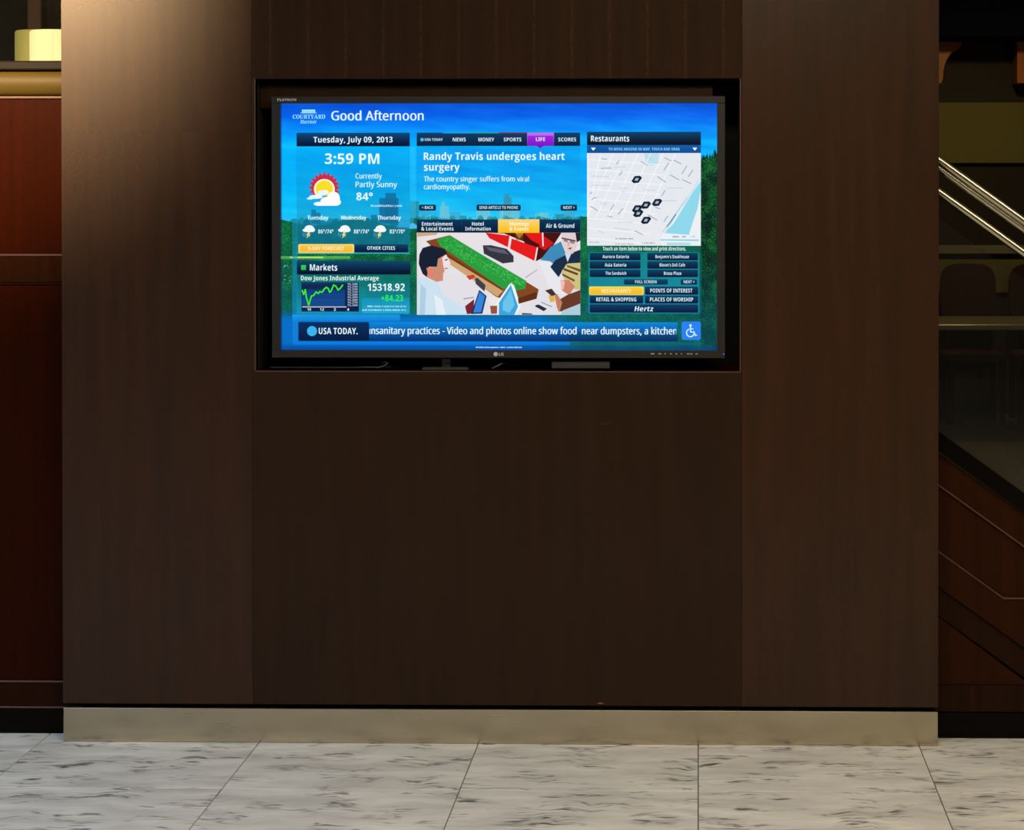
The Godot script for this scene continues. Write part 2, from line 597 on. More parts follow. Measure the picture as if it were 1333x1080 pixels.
func build_stair_side() -> void:
	var w := thing("wall_right", "red-brown wood panelled side of the stair", "wall", Vector3.ZERO, 0, "", "structure")
	var z := -0.065
	var x0 := 0.665
	var st := mb()
	prism(st, PackedVector2Array([Vector2(x0, 0.0), Vector2(1.70, 0.0), Vector2(1.70, 0.07), Vector2(x0, diag(x0, 0.79))]), -0.14, z - 0.02)
	part(st, "wall_core", M.void_black, w)
	var items := [
		["sloping_rail", strip(x0, 1.60, 0.713, 0.800), 0.0, M.stair_wood],
		["sloping_panel", PackedVector2Array([Vector2(x0, diag(x0, 0.527)), Vector2(0.857, 0.3985), Vector2(1.11, 0.3985), Vector2(x0, diag(x0, 0.709))]), -0.005, M.stair_wood],
		["bead", strip(x0, 1.125, 0.7085, 0.7135), 0.002, M.pale_bead],
		["bead", strip(x0, 0.8575, 0.5225, 0.5265), 0.003, M.pale_bead],
		["bead", PackedVector2Array([Vector2(0.8575, 0.3935), Vector2(1.118, 0.3935), Vector2(1.113, 0.3975), Vector2(0.8575, 0.3975)]), 0.003, M.pale_bead],
		["lower_rail", PackedVector2Array([Vector2(x0, diag(x0, 0.426)), Vector2(1.02, diag(1.02, 0.426)), Vector2(1.12, 0.3925), Vector2(0.857, 0.3925), Vector2(x0, diag(x0, 0.5215))]), 0.0, M.stair_wood],
		["stringer_board", strip(x0, 1.10, 0.343, 0.4225), -0.008, M.stair_cross],
		["under_panel", PackedVector2Array([Vector2(x0, 0.1515), Vector2(0.93, 0.1515), Vector2(x0, diag(x0, 0.340))]), -0.004, M.stair_wood],
		["bottom_rail", PackedVector2Array([Vector2(x0, 0.076), Vector2(1.62, 0.076), Vector2(1.10, 0.150), Vector2(x0, 0.150)]), 0.0, M.stair_cross],
		["toe_board", PackedVector2Array([Vector2(x0, 0.0005), Vector2(1.68, 0.0005), Vector2(1.68, 0.072), Vector2(x0, 0.072)]), -0.003, M.toe],
	]
	for d in items:
		st = mb()
		prism(st, d[1], z - 0.02, z + d[2])
		part(st, d[0], d[3], w)


func build_balustrade() -> void:
	var o := thing("glass_balustrade", "glass stair balustrade with two sloping steel handrails", "balustrade")
	var x1 := 1.58
	var st := mb()
	prism(st, strip(0.6655, x1, 0.806, 0.860), -0.115, -0.055)
	part(st, "base_channel", M.toe, o, "black channel holding the glass")
	st = mb()
	prism(st, strip(0.6655, x1, 0.861, 1.46), -0.092, -0.082)
	part(st, "glass_pane", M.glass, o, "clear glass pane")
	# paired tubes of the top rail
	var rails := [[1.621, 0.0125, -0.066], [1.600, 0.0095, -0.072], [1.535, 0.0125, -0.087]]
	for k in 3:
		st = mb()
		var r = rails[k]
		tube(st, [Vector3(0.668, diag(0.668, r[0]), r[2]), Vector3(x1, diag(x1, r[0]), r[2])], r[1], 24)
		part(st, "handrail" if k < 2 else "lower_rail", M.polished, o, "polished steel tube")
	for x in [0.95, 1.40]:
		st = mb()
		tube(st, [Vector3(x, diag(x, 1.45), -0.087), Vector3(x, diag(x, 1.60), -0.075)], 0.006, 10)
		part(st, "rail_bracket", M.polished, o)


# ------------------------------------------------------------------ television

const SCR_X0 := -1.1640
const SCR_X1 := 0.0520
const SCR_Y0 := 1.0950
const SCR_Y1 := 1.7815
const TVZ := -0.008

func build_television() -> void:
	var t := thing("wall_television", "large flat screen with black frame showing a blue information page", "television", Vector3((SCR_X0 + SCR_X1) / 2, 1.0735, TVZ))
	var lo := Vector2(-1.1885, 1.0735) - Vector2(t.position.x, t.position.y)
	var hi := Vector2(0.0745, 1.8010) - Vector2(t.position.x, t.position.y)
	var s0 := Vector2(SCR_X0, SCR_Y0) - Vector2(t.position.x, t.position.y)
	var s1 := Vector2(SCR_X1, SCR_Y1) - Vector2(t.position.x, t.position.y)
	var rims := []
	for b in [[lo.x, lo.y, hi.x, s0.y], [lo.x, s1.y, hi.x, hi.y], [lo.x, s0.y, s0.x, s1.y], [s1.x, s0.y, hi.x, s1.y]]:
		var st := mb()
		box(st, Vector3(b[0], b[1], -0.035), Vector3(b[2], b[3], 0), 0.0012)
		rims.append(part(st, "bezel", M.bezel, t))
	var bk := mb()
	box(bk, Vector3(lo.x + 0.004, lo.y + 0.004, -0.07), Vector3(hi.x - 0.004, hi.y - 0.004, -0.0352), 0.006)
	part(bk, "back_cover", M.tv_black, t)
	# the lit screen
	var sm := mb()
	var pz := -0.0035
	var c := [Vector3(s0.x, s0.y, pz), Vector3(s1.x, s0.y, pz), Vector3(s1.x, s1.y, pz), Vector3(s0.x, s1.y, pz)]
	var uv := [Vector2(0, 1), Vector2(1, 1), Vector2(1, 0), Vector2(0, 0)]
	for k in [0, 2, 1, 0, 3, 2]:
		sm.set_normal(Vector3(0, 0, 1))
		sm.set_uv(uv[k])
		sm.add_vertex(c[k])
	var scr := part(sm, "screen", screen_material(), t, "lit display with blue sky, weather, news, map and a meeting photograph")
	scr.set_meta("label", "lit display with blue sky, weather, news, map and a meeting photograph")
	var sl := AreaLight3D.new()
	sl.name = "screen_light"
	sl.area_size = Vector2(1.2, 0.67)
	sl.light_color = Color(0.45, 0.75, 1.0)
	sl.light_energy = 0.04
	sl.area_range = 15.0
	sl.shadow_enabled = true
	sl.position = Vector3((SCR_X0 + SCR_X1) / 2, (SCR_Y0 + SCR_Y1) / 2, TVZ + 0.003)
	sl.rotation_degrees = Vector3(0, 180, 0)
	add_child(sl)
	# lettering and marks on the frame
	lettering("FLATRON", Vector3(lo.x + 0.017, hi.y - 0.0125, 0.0001), 0.0065, 0.052, M.silver, rims[1], "maker_lettering")
	var bx := (645.0 - 364.0) / 569.0 * 1.216 - 0.608
	var disc := mb()
	var ring := PackedVector2Array()
	for k in 20:
		ring.append(Vector2(bx + 0.006 * cos(TAU * k / 20), 0.0108 + 0.006 * sin(TAU * k / 20)))
	prism(disc, ring, 0.0, 0.0006)
	part(disc, "maker_roundel", M.silver, rims[0])
	lettering("LG", Vector3(bx + 0.0085, 0.0068, 0.0001), 0.0085, 0.0135, M.silver, rims[0], "maker_lettering")
	for k in 9:
		var px: float = [847, 857, 865, 872, 879, 886, 894, 898, 905][k]
		var wd: float = [6, 5, 2, 3, 3, 2, 4, 4, 4][k]
		var x := (px - 364.0) / 569.0 * 1.216 - 0.608
		var st := mb()
		box(st, Vector3(x, 0.0112, 0.0), Vector3(x + wd * 0.00165, 0.0135, 0.0005), 0.0001)
		part(st, "button_mark", M.silver, rims[0])
	var led := std(Color(0.2, 0.3, 0.9), 0.4)
	led.emission_enabled = true
	led.emission = Color(0.25, 0.4, 1.0)
	led.emission_energy_multiplier = 0.9
	var ls := mb()
	box(ls, Vector3(hi.x - 0.006, 0.0105, 0.0), Vector3(hi.x - 0.0025, 0.0135, 0.0006), 0.0002)
	part(ls, "power_led_light", led, rims[0], "tiny blue power light")


func lettering(text: String, at: Vector3, cap: float, width: float, mat: Material, parent: Node, called: String) -> void:
	var tris := text_triangles(text, true)
	var x0: float = tris[1]
	var x1: float = tris[2]
	var st := mb()
	for k in range(0, tris[0].size(), 3):
		var p := []
		for q in 3:
			var v: Vector2 = tris[0][k + q]
			p.append(at + Vector3((v.x - x0) / (x1 - x0) * width, v.y * cap, 0.0004))
		tri(st, p[0], p[1], p[2], Vector3(0, 0, 1))
	part(st, called, mat, parent, "small silver lettering")


func build_recess_contents() -> void:
	var b := thing("television_bracket", "small grey metal foot under the screen in the recess", "bracket", Vector3(-0.706, HY0, -0.03))
	var st := mb()
	box(st, Vector3(-0.064, 0.0, -0.03), Vector3(0.064, 0.007, 0.012), 0.001)
	part(st, "foot_plate", M.grey_plastic, b)
	st = mb()
	box(st, Vector3(-0.012, 0.0071, -0.02), Vector3(0.012, 0.030, -0.004), 0.001)
	part(st, "upright", M.grey_plastic, b)
	var d := thing("media_player_box", "flat dark grey box lying in the recess below the screen", "player", Vector3(-0.328, HY0, -0.045))
	st = mb()
	box(st, Vector3(-0.081, 0.004, -0.06), Vector3(0.081, 0.0255, 0.022), 0.002)
	part(st, "case", M.grey_plastic, d)
	for x in [-0.07, 0.07]:
		st = mb()
		box(st, Vector3(x - 0.006, 0.0, 0.0), Vector3(x + 0.006, 0.0045, 0.012), 0.001)
		part(st, "foot", M.cable, d)
	var runs := [
		["thin pale cable curling up at the left of the recess floor", [Vector3(-0.90, HY0 + 0.004, -0.03), Vector3(-0.875, HY0 + 0.012, -0.022), Vector3(-0.866, HY0 + 0.021, -0.02), Vector3(-0.874, HY0 + 0.0225, -0.022), Vector3(-0.885, HY0 + 0.018, -0.04)]],
		["short grey cable lying beside the flat box", [Vector3(-0.575, HY0 + 0.005, -0.02), Vector3(-0.56, HY0 + 0.012, -0.02), Vector3(-0.545, HY0 + 0.020, -0.03), Vector3(-0.53, HY0 + 0.012, -0.06), Vector3(-0.50, HY0 + 0.004, -0.08)]],
		["long dark cable along the floor of the recess", [Vector3(-1.20, HY0 + 0.005, -0.03), Vector3(-1.10, HY0 + 0.006, -0.02), Vector3(-0.97, HY0 + 0.005, -0.03), Vector3(-0.86, HY0 + 0.006, -0.045), Vector3(-0.80, HY0 + 0.005, -0.10)]],
	]
	for k in 3:
		st = mb()
		tube(st, runs[k][1], 0.0028 if k < 2 else 0.0042, 8)
		var o := part(st, numbered("cable"), M.grey_plastic if k < 2 else M.cable, self)
		tag(o, runs[k][0], "cable", "cables in the recess")


# ------------------------------------------------------------------ lamp behind the half wall

func build_lamp() -> void:
	var landing := mb()
	box(landing, Vector3(-5.0, 1.0, -3.4), Vector3(-0.62, 1.15, -0.43), 0.0)
	var lo := part(landing, numbered("floor_landing"), M.dark_floor, self)
	tag(lo, "raised landing floor behind the half wall", "floor", "", "structure")
	var lw := mb()
	box(lw, Vector3(-5.0, 1.15, -3.4), Vector3(-0.62, 2.95, -3.3), 0.0)
	var lwo := part(lw, numbered("wall_landing"), M.landing_wall, self)
	tag(lwo, "dark brown wall behind the glowing lamp", "wall", "", "structure")
	var ct := thing("console_table", "narrow console carrying the lamps behind the half wall", "table", Vector3(-2.5, 1.15, -1.5))
	var st := mb()
	box(st, Vector3(-0.5, 0.62, -0.25), Vector3(0.5, 0.66, 0.25), 0.004)
	part(st, "table_top", M.red_wood, ct)
	for x in [-0.46, 0.46]:
		for z in [-0.14, 0.14]:
			st = mb()
			box(st, Vector3(x - 0.02, 0, z - 0.02), Vector3(x + 0.02, 0.62, z + 0.02), 0.002)
			part(st, "leg", M.red_wood, ct)
	for k in 2:
		var where: Vector3 = [Vector3(-2.316, 1.81, -1.35), Vector3(-2.481, 1.81, -1.62)][k]
		var l := thing("table_lamp", ["bright pale yellow drum-shaded lamp beside the feature wall edge", "dimmer olive yellow drum-shaded lamp left of the bright one"][k], "lamp", where, 0, "glowing lamps behind the half wall")
		st = mb()
		lathe(st, [Vector2(0.0, 0.0), Vector2(0.055, 0.0), Vector2(0.055, 0.01), Vector2(0.02, 0.02), Vector2(0.03, 0.06), Vector2(0.012, 0.11), Vector2(0.008, 0.2), Vector2(0.0, 0.2)], Vector3.ZERO, 20)
		part(st, "base", M.toe, l)
		var sh := StandardMaterial3D.new()
		sh.albedo_color = [Color(0.78, 0.78, 0.64), Color(0.52, 0.52, 0.30)][k]
		sh.roughness = 0.9
		sh.emission_enabled = true
		sh.emission = [Color(0.88, 0.90, 0.66), Color(0.66, 0.66, 0.34)][k]
		sh.emission_energy_multiplier = [0.58, 0.24][k]
		sh.backlight_enabled = true
		sh.backlight = Color(0.2, 0.2, 0.16)
		st = mb()
		var rr: float = [0.098, 0.10][k]
		var top: float = [0.308, 0.335][k]
		lathe(st, [Vector2(rr, 0.12), Vector2(rr, top - 0.006), Vector2(rr - 0.004, top), Vector2(rr - 0.007, top - 0.004), Vector2(rr - 0.007, 0.12), Vector2(rr, 0.12)], Vector3.ZERO, 40)
		part(st, "lamp_shade", sh, l, "glowing drum shade")
		var li := OmniLight3D.new()
		li.name = "lamp_light"
		li.light_color = Color(1.0, 0.92, 0.66)
		li.light_energy = [0.05, 0.012][k]
		li.omni_range = 12.0
		li.omni_attenuation = 2.0
		li.light_size = 0.03
		li.shadow_enabled = true
		li.position = l.position + Vector3(0, 0.24, 0)
		add_child(li, true)
	# upright post and pane behind the lamp
	var p := mb()
	box(p, Vector3(-2.80, 1.15, -2.3), Vector3(-2.74, 2.95, -2.24), 0.004)
	var po := part(p, numbered("timber_post"), M.post, self)
	tag(po, "orange-brown timber post behind the glowing lamp", "post")
	var gs := thing("glass_screen", "tall clear glass screen standing on the landing before the lamp", "screen", Vector3(-2.2, 1.15, -0.9))
	st = mb()
	box(st, Vector3(-0.6, 0.02, -0.005), Vector3(0.04, 1.75, 0.005), 0.001)
	part(st, "glass_pane", M.glass, gs)
	st = mb()
	box(st, Vector3(-0.62, 0.0, -0.015), Vector3(0.62, 0.02, 0.015), 0.002)
	part(st, "floor_channel", M.cap, gs)
	st = mb()
	box(st, Vector3(0.045, 0.02, -0.005), Vector3(0.6, 1.75, 0.005), 0.001)
	part(st, "glass_pane", M.glass, gs)


# ------------------------------------------------------------------ dim room beyond the stair

func build_back_room() -> void:
	var st := mb()
	box(st, Vector3(-0.5, 1.755, -6.9), Vector3(5.0, 2.175, -6.86), 0.0)
	var o := part(st, numbered("trim_1"), M.olive, self)
	tag(o, "dim olive band across the back wall beyond the handrail", "wall band", "", "structure")
	st = mb()
	box(st, Vector3(-0.5, 2.59, -6.9), Vector3(5.0, 2.96, -6.4), 0.0)
	o = part(st, numbered("trim_2"), M.night, self)
	tag(o, "dark bluish bulkhead at the top of the back wall", "bulkhead", "", "structure")
	st = mb()
	box(st, Vector3(-0.5, 1.12, -6.9), Vector3(5.0, 1.18, -6.85), 0.004)
	o = part(st, numbered("trim_3"), M.table, self)
	tag(o, "pale olive dado rail on the back wall below the handrails", "dado rail", "", "structure")
	st = mb()
	box(st, Vector3(-0.5, 0.85, -6.9), Vector3(5.0, 1.08, -6.87), 0.002)
	o = part(st, numbered("trim_4"), M.olive, self)
	tag(o, "dim olive dado panel under the pale rail", "dado panel", "", "structure")
	# corbels under the bulkhead
	for k in 2:
		var x: float = [1.62, 2.19][k]
		var c := thing("wall_corbel", ["curved amber wooden corbel beside the feature wall edge", "curved amber wooden corbel at the right edge of the picture"][k], "corbel", Vector3(x, 2.30, -6.86), 0, "amber corbels under the bulkhead")
		st = mb()
		var poly := PackedVector2Array([Vector2(0, 0), Vector2(0.05, 0.0)])
		for q in 7:
			var a := PI / 2 * q / 6.0
			poly.append(Vector2(0.17 - 0.11 * cos(a), 0.03 + 0.20 * sin(a)))
		poly.append(Vector2(0.2, 0.285))
		poly.append(Vector2(0, 0.285))
		prism(st, poly, -0.005, 0.16)
		part(st, "scroll", M.amber, c)
	# table and chairs
	var t := thing("dining_table", "pale-topped dining table in the dim room behind the balustrade", "table", Vector3(1.95, 0, -5.85))
	st = mb()
	box(st, Vector3(-0.6, 0.70, -0.35), Vector3(0.6, 0.735, 0.35), 0.005)
	part(st, "table_top", M.table, t)
	for x in [-0.55, 0.55]:
		for z in [-0.3, 0.3]:
			st = mb()
			box(st, Vector3(x - 0.025, 0, z - 0.025), Vector3(x + 0.025, 0.70, z + 0.025), 0.003)
			part(st, "leg", M.red_wood, t)
	for k in 2:
		var ch := thing("dining_chair", ["dark red chair behind the table beyond the glass, beside the wall edge", "dark red chair behind the table at the right picture edge"][k], "chair", Vector3([1.85, 2.32][k], 0, -6.5), 0, "dark red chairs beyond the balustrade")
		st = mb()
		box(st, Vector3(-0.2, 0.42, -0.2), Vector3(0.2, 0.47, 0.2), 0.015)
		part(st, "seat", M.upholstery, ch)
		st = mb()
		var poly := PackedVector2Array()
		for q in 24:
			var a := TAU * q / 24.0
			poly.append(Vector2(0.19 * signf(cos(a)) * pow(absf(cos(a)), 0.5), 0.86 + 0.20 * signf(sin(a)) * pow(absf(sin(a)), 0.6)))
		prism(st, poly, -0.2, -0.16)
		part(st, "backrest", M.upholstery, ch)
		for x in [-0.17, 0.17]:
			for z in [-0.17, 0.17]:
				st = mb()
				box(st, Vector3(x - 0.018, 0, z - 0.018), Vector3(x + 0.018, 0.42, z + 0.018), 0.002)
				part(st, "leg", M.red_wood, ch)
		for x in [-0.12, 0.12]:
			st = mb()
			box(st, Vector3(x - 0.015, 0.46, -0.195), Vector3(x + 0.015, 0.72, -0.17), 0.002)
			part(st, "back_post", M.red_wood, ch)


# ------------------------------------------------------------------ ceiling fittings, with added fill lights

func build_downlights() -> void:
	var names := ["added unseen cool fill light panel on the left of the lobby ceiling", "added unseen warm fill light panel in the middle of the lobby ceiling", "added unseen warm fill light panel on the right of the lobby ceiling"]
	for k in FILL_PANELS.size():
		var p = FILL_PANELS[k]
		var o := thing("added_light_panel", names[k], "ceiling light", p[0], 0, "added ceiling light panels")
		var st := mb()
		for r in [[-0.62, -0.32, 0.62, -0.29], [-0.62, 0.29, 0.62, 0.32], [-0.62, -0.29, -0.59, 0.29], [0.59, -0.29, 0.62, 0.29]]:
			box(st, Vector3(r[0], -0.015, r[1]), Vector3(r[2], 0.02, r[3]), 0.002)
		part(st, "frame", M.silver, o)
		st = mb()
		box(st, Vector3(-0.588, -0.008, -0.288), Vector3(0.588, 0.012, 0.288), 0.0)
		var m := std(Color(0.9, 0.9, 0.88), 0.6)
		m.emission_enabled = true
		m.emission = p[1]
		m.emission_energy_multiplier = 0.6
		part(st, "diffuser", m, o)
	var spots := [
		[Vector3(-2.95, 2.95, 2.9), Color(1.0, 0.84, 0.62), 52.0, 17.5, "warm recessed downlight in front of the left wood panel", Vector3(-2.24, 2.22, 0)],
		[Vector3(1.9, 2.95, -5.2), Color(1.0, 0.88, 0.6), 1.0, 75.0, "added unseen dim downlight that brightens the olive back wall", Vector3(1.9, 0, -6.5)],  # put in out of view to make the olive wall band visible
	]
	for s in spots:
		var o := thing("recessed_downlight", s[4], "ceiling light", s[0], 0, "recessed downlights")
		var st := mb()
		lathe(st, [Vector2(0.062, 0.01), Vector2(0.085, 0.005), Vector2(0.085, -0.004), Vector2(0.062, -0.008), Vector2(0.06, 0.01)], Vector3.ZERO, 28)
		part(st, "trim_ring", M.silver, o)
		st = mb()
		lathe(st, [Vector2(0.0, 0.004), Vector2(0.06, 0.004), Vector2(0.06, 0.009), Vector2(0.0, 0.009)], Vector3.ZERO, 28)
		var m := std(Color(0.95, 0.93, 0.88), 0.5)
		m.emission_enabled = true
		m.emission = s[1]
		m.emission_energy_multiplier = 1.5
		part(st, "lens", m, o)
		var l := SpotLight3D.new()
		l.name = "downlight_beam"
		l.light_color = s[1]
		l.light_energy = s[2]
		l.spot_angle = s[3]
		l.spot_angle_attenuation = 1.0
		l.spot_range = 20.0
		l.spot_attenuation = 2.0
		l.light_size = 0.06
		l.shadow_enabled = true
		add_child(l, true)
		l.position = s[0] + Vector3(0, -0.02, 0)
		l.look_at_from_position(l.position, s[5], Vector3(1, 0, 0))


# ------------------------------------------------------------------ the picture on the display
# Drawn once into an image, in the units of a 569 x 321 page whose corner lies at (364, 134.8).

const PX := 364.0
const PY := 134.8
const PS := 3.0
const CW := 1707
const CH := 964
var cv := PackedFloat32Array()


func rgb(r: float, g: float, b: float) -> Color:
	return Color(r / 255.0, g / 255.0, b / 255.0)


func blend(i: int, c: Color, a: float) -> void:
	cv[i] += (c.r - cv[i]) * a
	cv[i + 1] += (c.g - cv[i + 1]) * a
	cv[i + 2] += (c.b - cv[i + 2]) * a


func p_rect(x0: float, y0: float, x1: float, y1: float, c0: Color, c1: Color, a := 1.0, rad := 0.0) -> void:
	var ax := (x0 - PX) * PS
	var ay := (y0 - PY) * PS
	var bx := (x1 - PX) * PS
	var by := (y1 - PY) * PS
	var r := rad * PS
	for y in range(maxi(0, int(floor(ay))), mini(CH, int(ceil(by)))):
		var c := c0.lerp(c1, clampf((y + 0.5 - ay) / (by - ay), 0, 1))
		var ey := clampf(minf(y + 1 - ay, by - y), 0, 1)
		for x in range(maxi(0, int(floor(ax))), mini(CW, int(ceil(bx)))):
			var k := clampf(minf(x + 1 - ax, bx - x), 0, 1) * ey
			if r > 0.0:
				var dx := maxf(maxf(ax + r - x - 0.5, x + 0.5 - bx + r), 0.0)
				var dy := maxf(maxf(ay + r - y - 0.5, y + 0.5 - by + r), 0.0)
				if dx > 0.0 and dy > 0.0:
					k *= clampf(r - sqrt(dx * dx + dy * dy) + 0.5, 0, 1)
			if k > 0.0:
				blend((y * CW + x) * 3, c, k * a)


func add_cover(buf: PackedFloat32Array, ox: int, oy: int, w: int, h: int, pts: PackedVector2Array) -> void:
	var lo := 1e9
	var hi := -1e9
	for p in pts:
		lo = minf(lo, p.y)
		hi = maxf(hi, p.y)
	var n := pts.size()
	for y in range(maxi(oy, int(floor(lo))), mini(oy + h, int(ceil(hi)))):
		for s in 3:
			var sy := y + (s + 0.5) / 3.0
			var xs := []
			for k in n:
				var a := pts[k]
				var b := pts[(k + 1) % n]
				if (a.y <= sy) != (b.y <= sy):
					xs.append(a.x + (sy - a.y) / (b.y - a.y) * (b.x - a.x))
			xs.sort()
			for k in range(0, xs.size() - 1, 2):
				var l: float = xs[k]
				var r: float = xs[k + 1]
				for x in range(maxi(ox, int(floor(l))), mini(ox + w, int(ceil(r)))):
					buf[(y - oy) * w + x - ox] += maxf(0.0, minf(r, x + 1) - maxf(l, x)) / 3.0


# polygons given in page units, painted together in one colour
func p_polys(list: Array, c: Color, a := 1.0, clip := Rect2(0, 0, 4000, 4000), halo := 0.0) -> void:
	var lo := Vector2(1e9, 1e9)
	var hi := Vector2(-1e9, -1e9)
	var all := []
	for poly in list:
		var q := PackedVector2Array()
		for p in poly:
			var v: Vector2 = (p - Vector2(PX, PY)) * PS
			q.append(v)
			lo = lo.min(v)
			hi = hi.max(v)
		all.append(q)
	var c0 := (clip.position - Vector2(PX, PY)) * PS
	var c1 := (clip.end - Vector2(PX, PY)) * PS
	var pad := int(halo * PS) + 1
	var ox := maxi(maxi(0, int(floor(lo.x)) - pad), int(ceil(c0.x)))
	var oy := maxi(maxi(0, int(floor(lo.y)) - pad), int(ceil(c0.y)))
	var w := mini(mini(CW, int(ceil(hi.x)) + pad), int(floor(c1.x))) - ox
	var h := mini(mini(CH, int(ceil(hi.y)) + pad), int(floor(c1.y))) - oy
	if w <= 0 or h <= 0:
		return
	var buf := PackedFloat32Array()
	buf.resize(w * h)
	for q in all:
		add_cover(buf, ox, oy, w, h, q)
	for y in h:
		for x in w:
			var k := buf[y * w + x]
			if k > 0.0:
				blend(((y + oy) * CW + x + ox) * 3, c, minf(k, 1.0) * a)


func p_poly(pts: PackedVector2Array, c: Color, a := 1.0) -> void:
	p_polys([pts], c, a)


func p_line(pts: PackedVector2Array, width: float, c: Color, a := 1.0) -> void:
	var list := []
	for k in pts.size() - 1:
		var d := (pts[k + 1] - pts[k]).normalized() * width / 2.0
		var n := Vector2(-d.y, d.x)
		list.append(PackedVector2Array([pts[k] - d * 0.5 + n, pts[k + 1] + d * 0.5 + n, pts[k + 1] + d * 0.5 - n, pts[k] - d * 0.5 - n]))
	p_polys(list, c, a)


func oval(x: float, y: float, rx: float, ry: float, n := 28) -> PackedVector2Array:
	var q := PackedVector2Array()
	for k in n:
		q.append(Vector2(x + rx * cos(TAU * k / n), y + ry * sin(TAU * k / n)))
	return q


var fonts := {}

# [points of triangles with capitals one unit high and the baseline at 0, least x, greatest x]
func text_triangles(text: String, bold: bool, face := "Droid Sans") -> Array:
	var key := face + str(bold)
	if not fonts.has(key):
		var f := SystemFont.new()
		f.font_names = PackedStringArray([face])
		f.font_weight = 700 if bold else 400
		fonts[key] = [f, 0.0, 1.0]
		var cap := flat_text("H", f)
		var lo := 1e9
		var hi := -1e9
		for v in cap:
			lo = minf(lo, v.y)
			hi = maxf(hi, v.y)
		fonts[key][1] = lo
		fonts[key][2] = hi - lo
	var out := PackedVector2Array()
	var x0 := 1e9
	var x1 := -1e9
	for v in flat_text(text, fonts[key][0]):
		out.append(Vector2(v.x, v.y - fonts[key][1]) / fonts[key][2])
		x0 = minf(x0, out[-1].x)
		x1 = maxf(x1, out[-1].x)
	return [out, x0, x1]


func flat_text(text: String, f: Font) -> PackedVector2Array:
	var t := TextMesh.new()
	t.font = f
	t.font_size = 64
	t.pixel_size = 0.01
	t.curve_step = 1.0
	t.depth = 0.0
	t.text = text
	var arr := t.get_mesh_arrays()
	var v: PackedVector3Array = arr[Mesh.ARRAY_VERTEX]
	var out := PackedVector2Array()
	if arr[Mesh.ARRAY_INDEX] != null and arr[Mesh.ARRAY_INDEX].size() > 0:
		for i in arr[Mesh.ARRAY_INDEX]:
			out.append(Vector2(v[i].x, v[i].y))
	else:
		for p in v:
			out.append(Vector2(p.x, p.y))
	return out


# text stretched from x0 to x1, on a baseline, with capitals of the given height
func p_text(text: String, x0: float, x1: float, base: float, cap: float, c := Color.WHITE, bold := true, a := 1.0, face := "Droid Sans", slant := 0.0, clip := Rect2(0, 0, 4000, 4000)) -> void:
	var t := text_triangles(text, bold, face)
	var list := []
	for k in range(0, t[0].size(), 3):
		var q := PackedVector2Array()
		for j in 3:
			var v: Vector2 = t[0][k + j]
			q.append(Vector2(x0 + (v.x - t[1]) / (t[2] - t[1]) * (x1 - x0) + v.y * cap * slant, base - v.y * cap))
		list.append(q)
	p_polys(list, c, a, clip)
	if not bold:
		for q in list:
			for j in 3:
				q[j].x += 0.45
		p_polys(list, c, a * 0.7, clip)


# print too small to read: a broken row of short strokes
func p_print(x0: float, x1: float, base: float, high: float, c: Color, a: float, sd: int) -> void:
	var r := RandomNumberGenerator.new()
	r.seed = sd
	var x := x0
	while x < x1 - 0.5:
		var w := minf(r.randf_range(0.7, 1.6), x1 - x)
		var h := high * r.randf_range(0.7, 1.0)
		p_rect(x, base - h, x + w, base, c, c, a * r.randf_range(0.7, 1.0), 0.3)
		x += w + (0.25 if r.randf() < 0.8 else 1.4)


func screen_material() -> StandardMaterial3D:
	cv.resize(CW * CH * 3)
	page_backdrop()
	page_panels()
	page_photo()
	page_map()
	page_text()
	var bytes := PackedByteArray()
	bytes.resize(CW * CH * 3)
	for i in CW * CH * 3:
		bytes[i] = int(clampf(cv[i], 0.0, 1.0) * 255.0)
	var img := Image.create_from_data(CW, CH, false, Image.FORMAT_RGB8, bytes)
	cv.clear()
	var m := StandardMaterial3D.new()
	m.albedo_color = Color(0.01, 0.01, 0.012)
	m.roughness = 0.5
	m.metallic_specular = 0.2
	m.emission_enabled = true
	m.emission = Color.BLACK
	m.emission_texture = image_texture(img)
	m.emission_energy_multiplier = 1.0
	return m


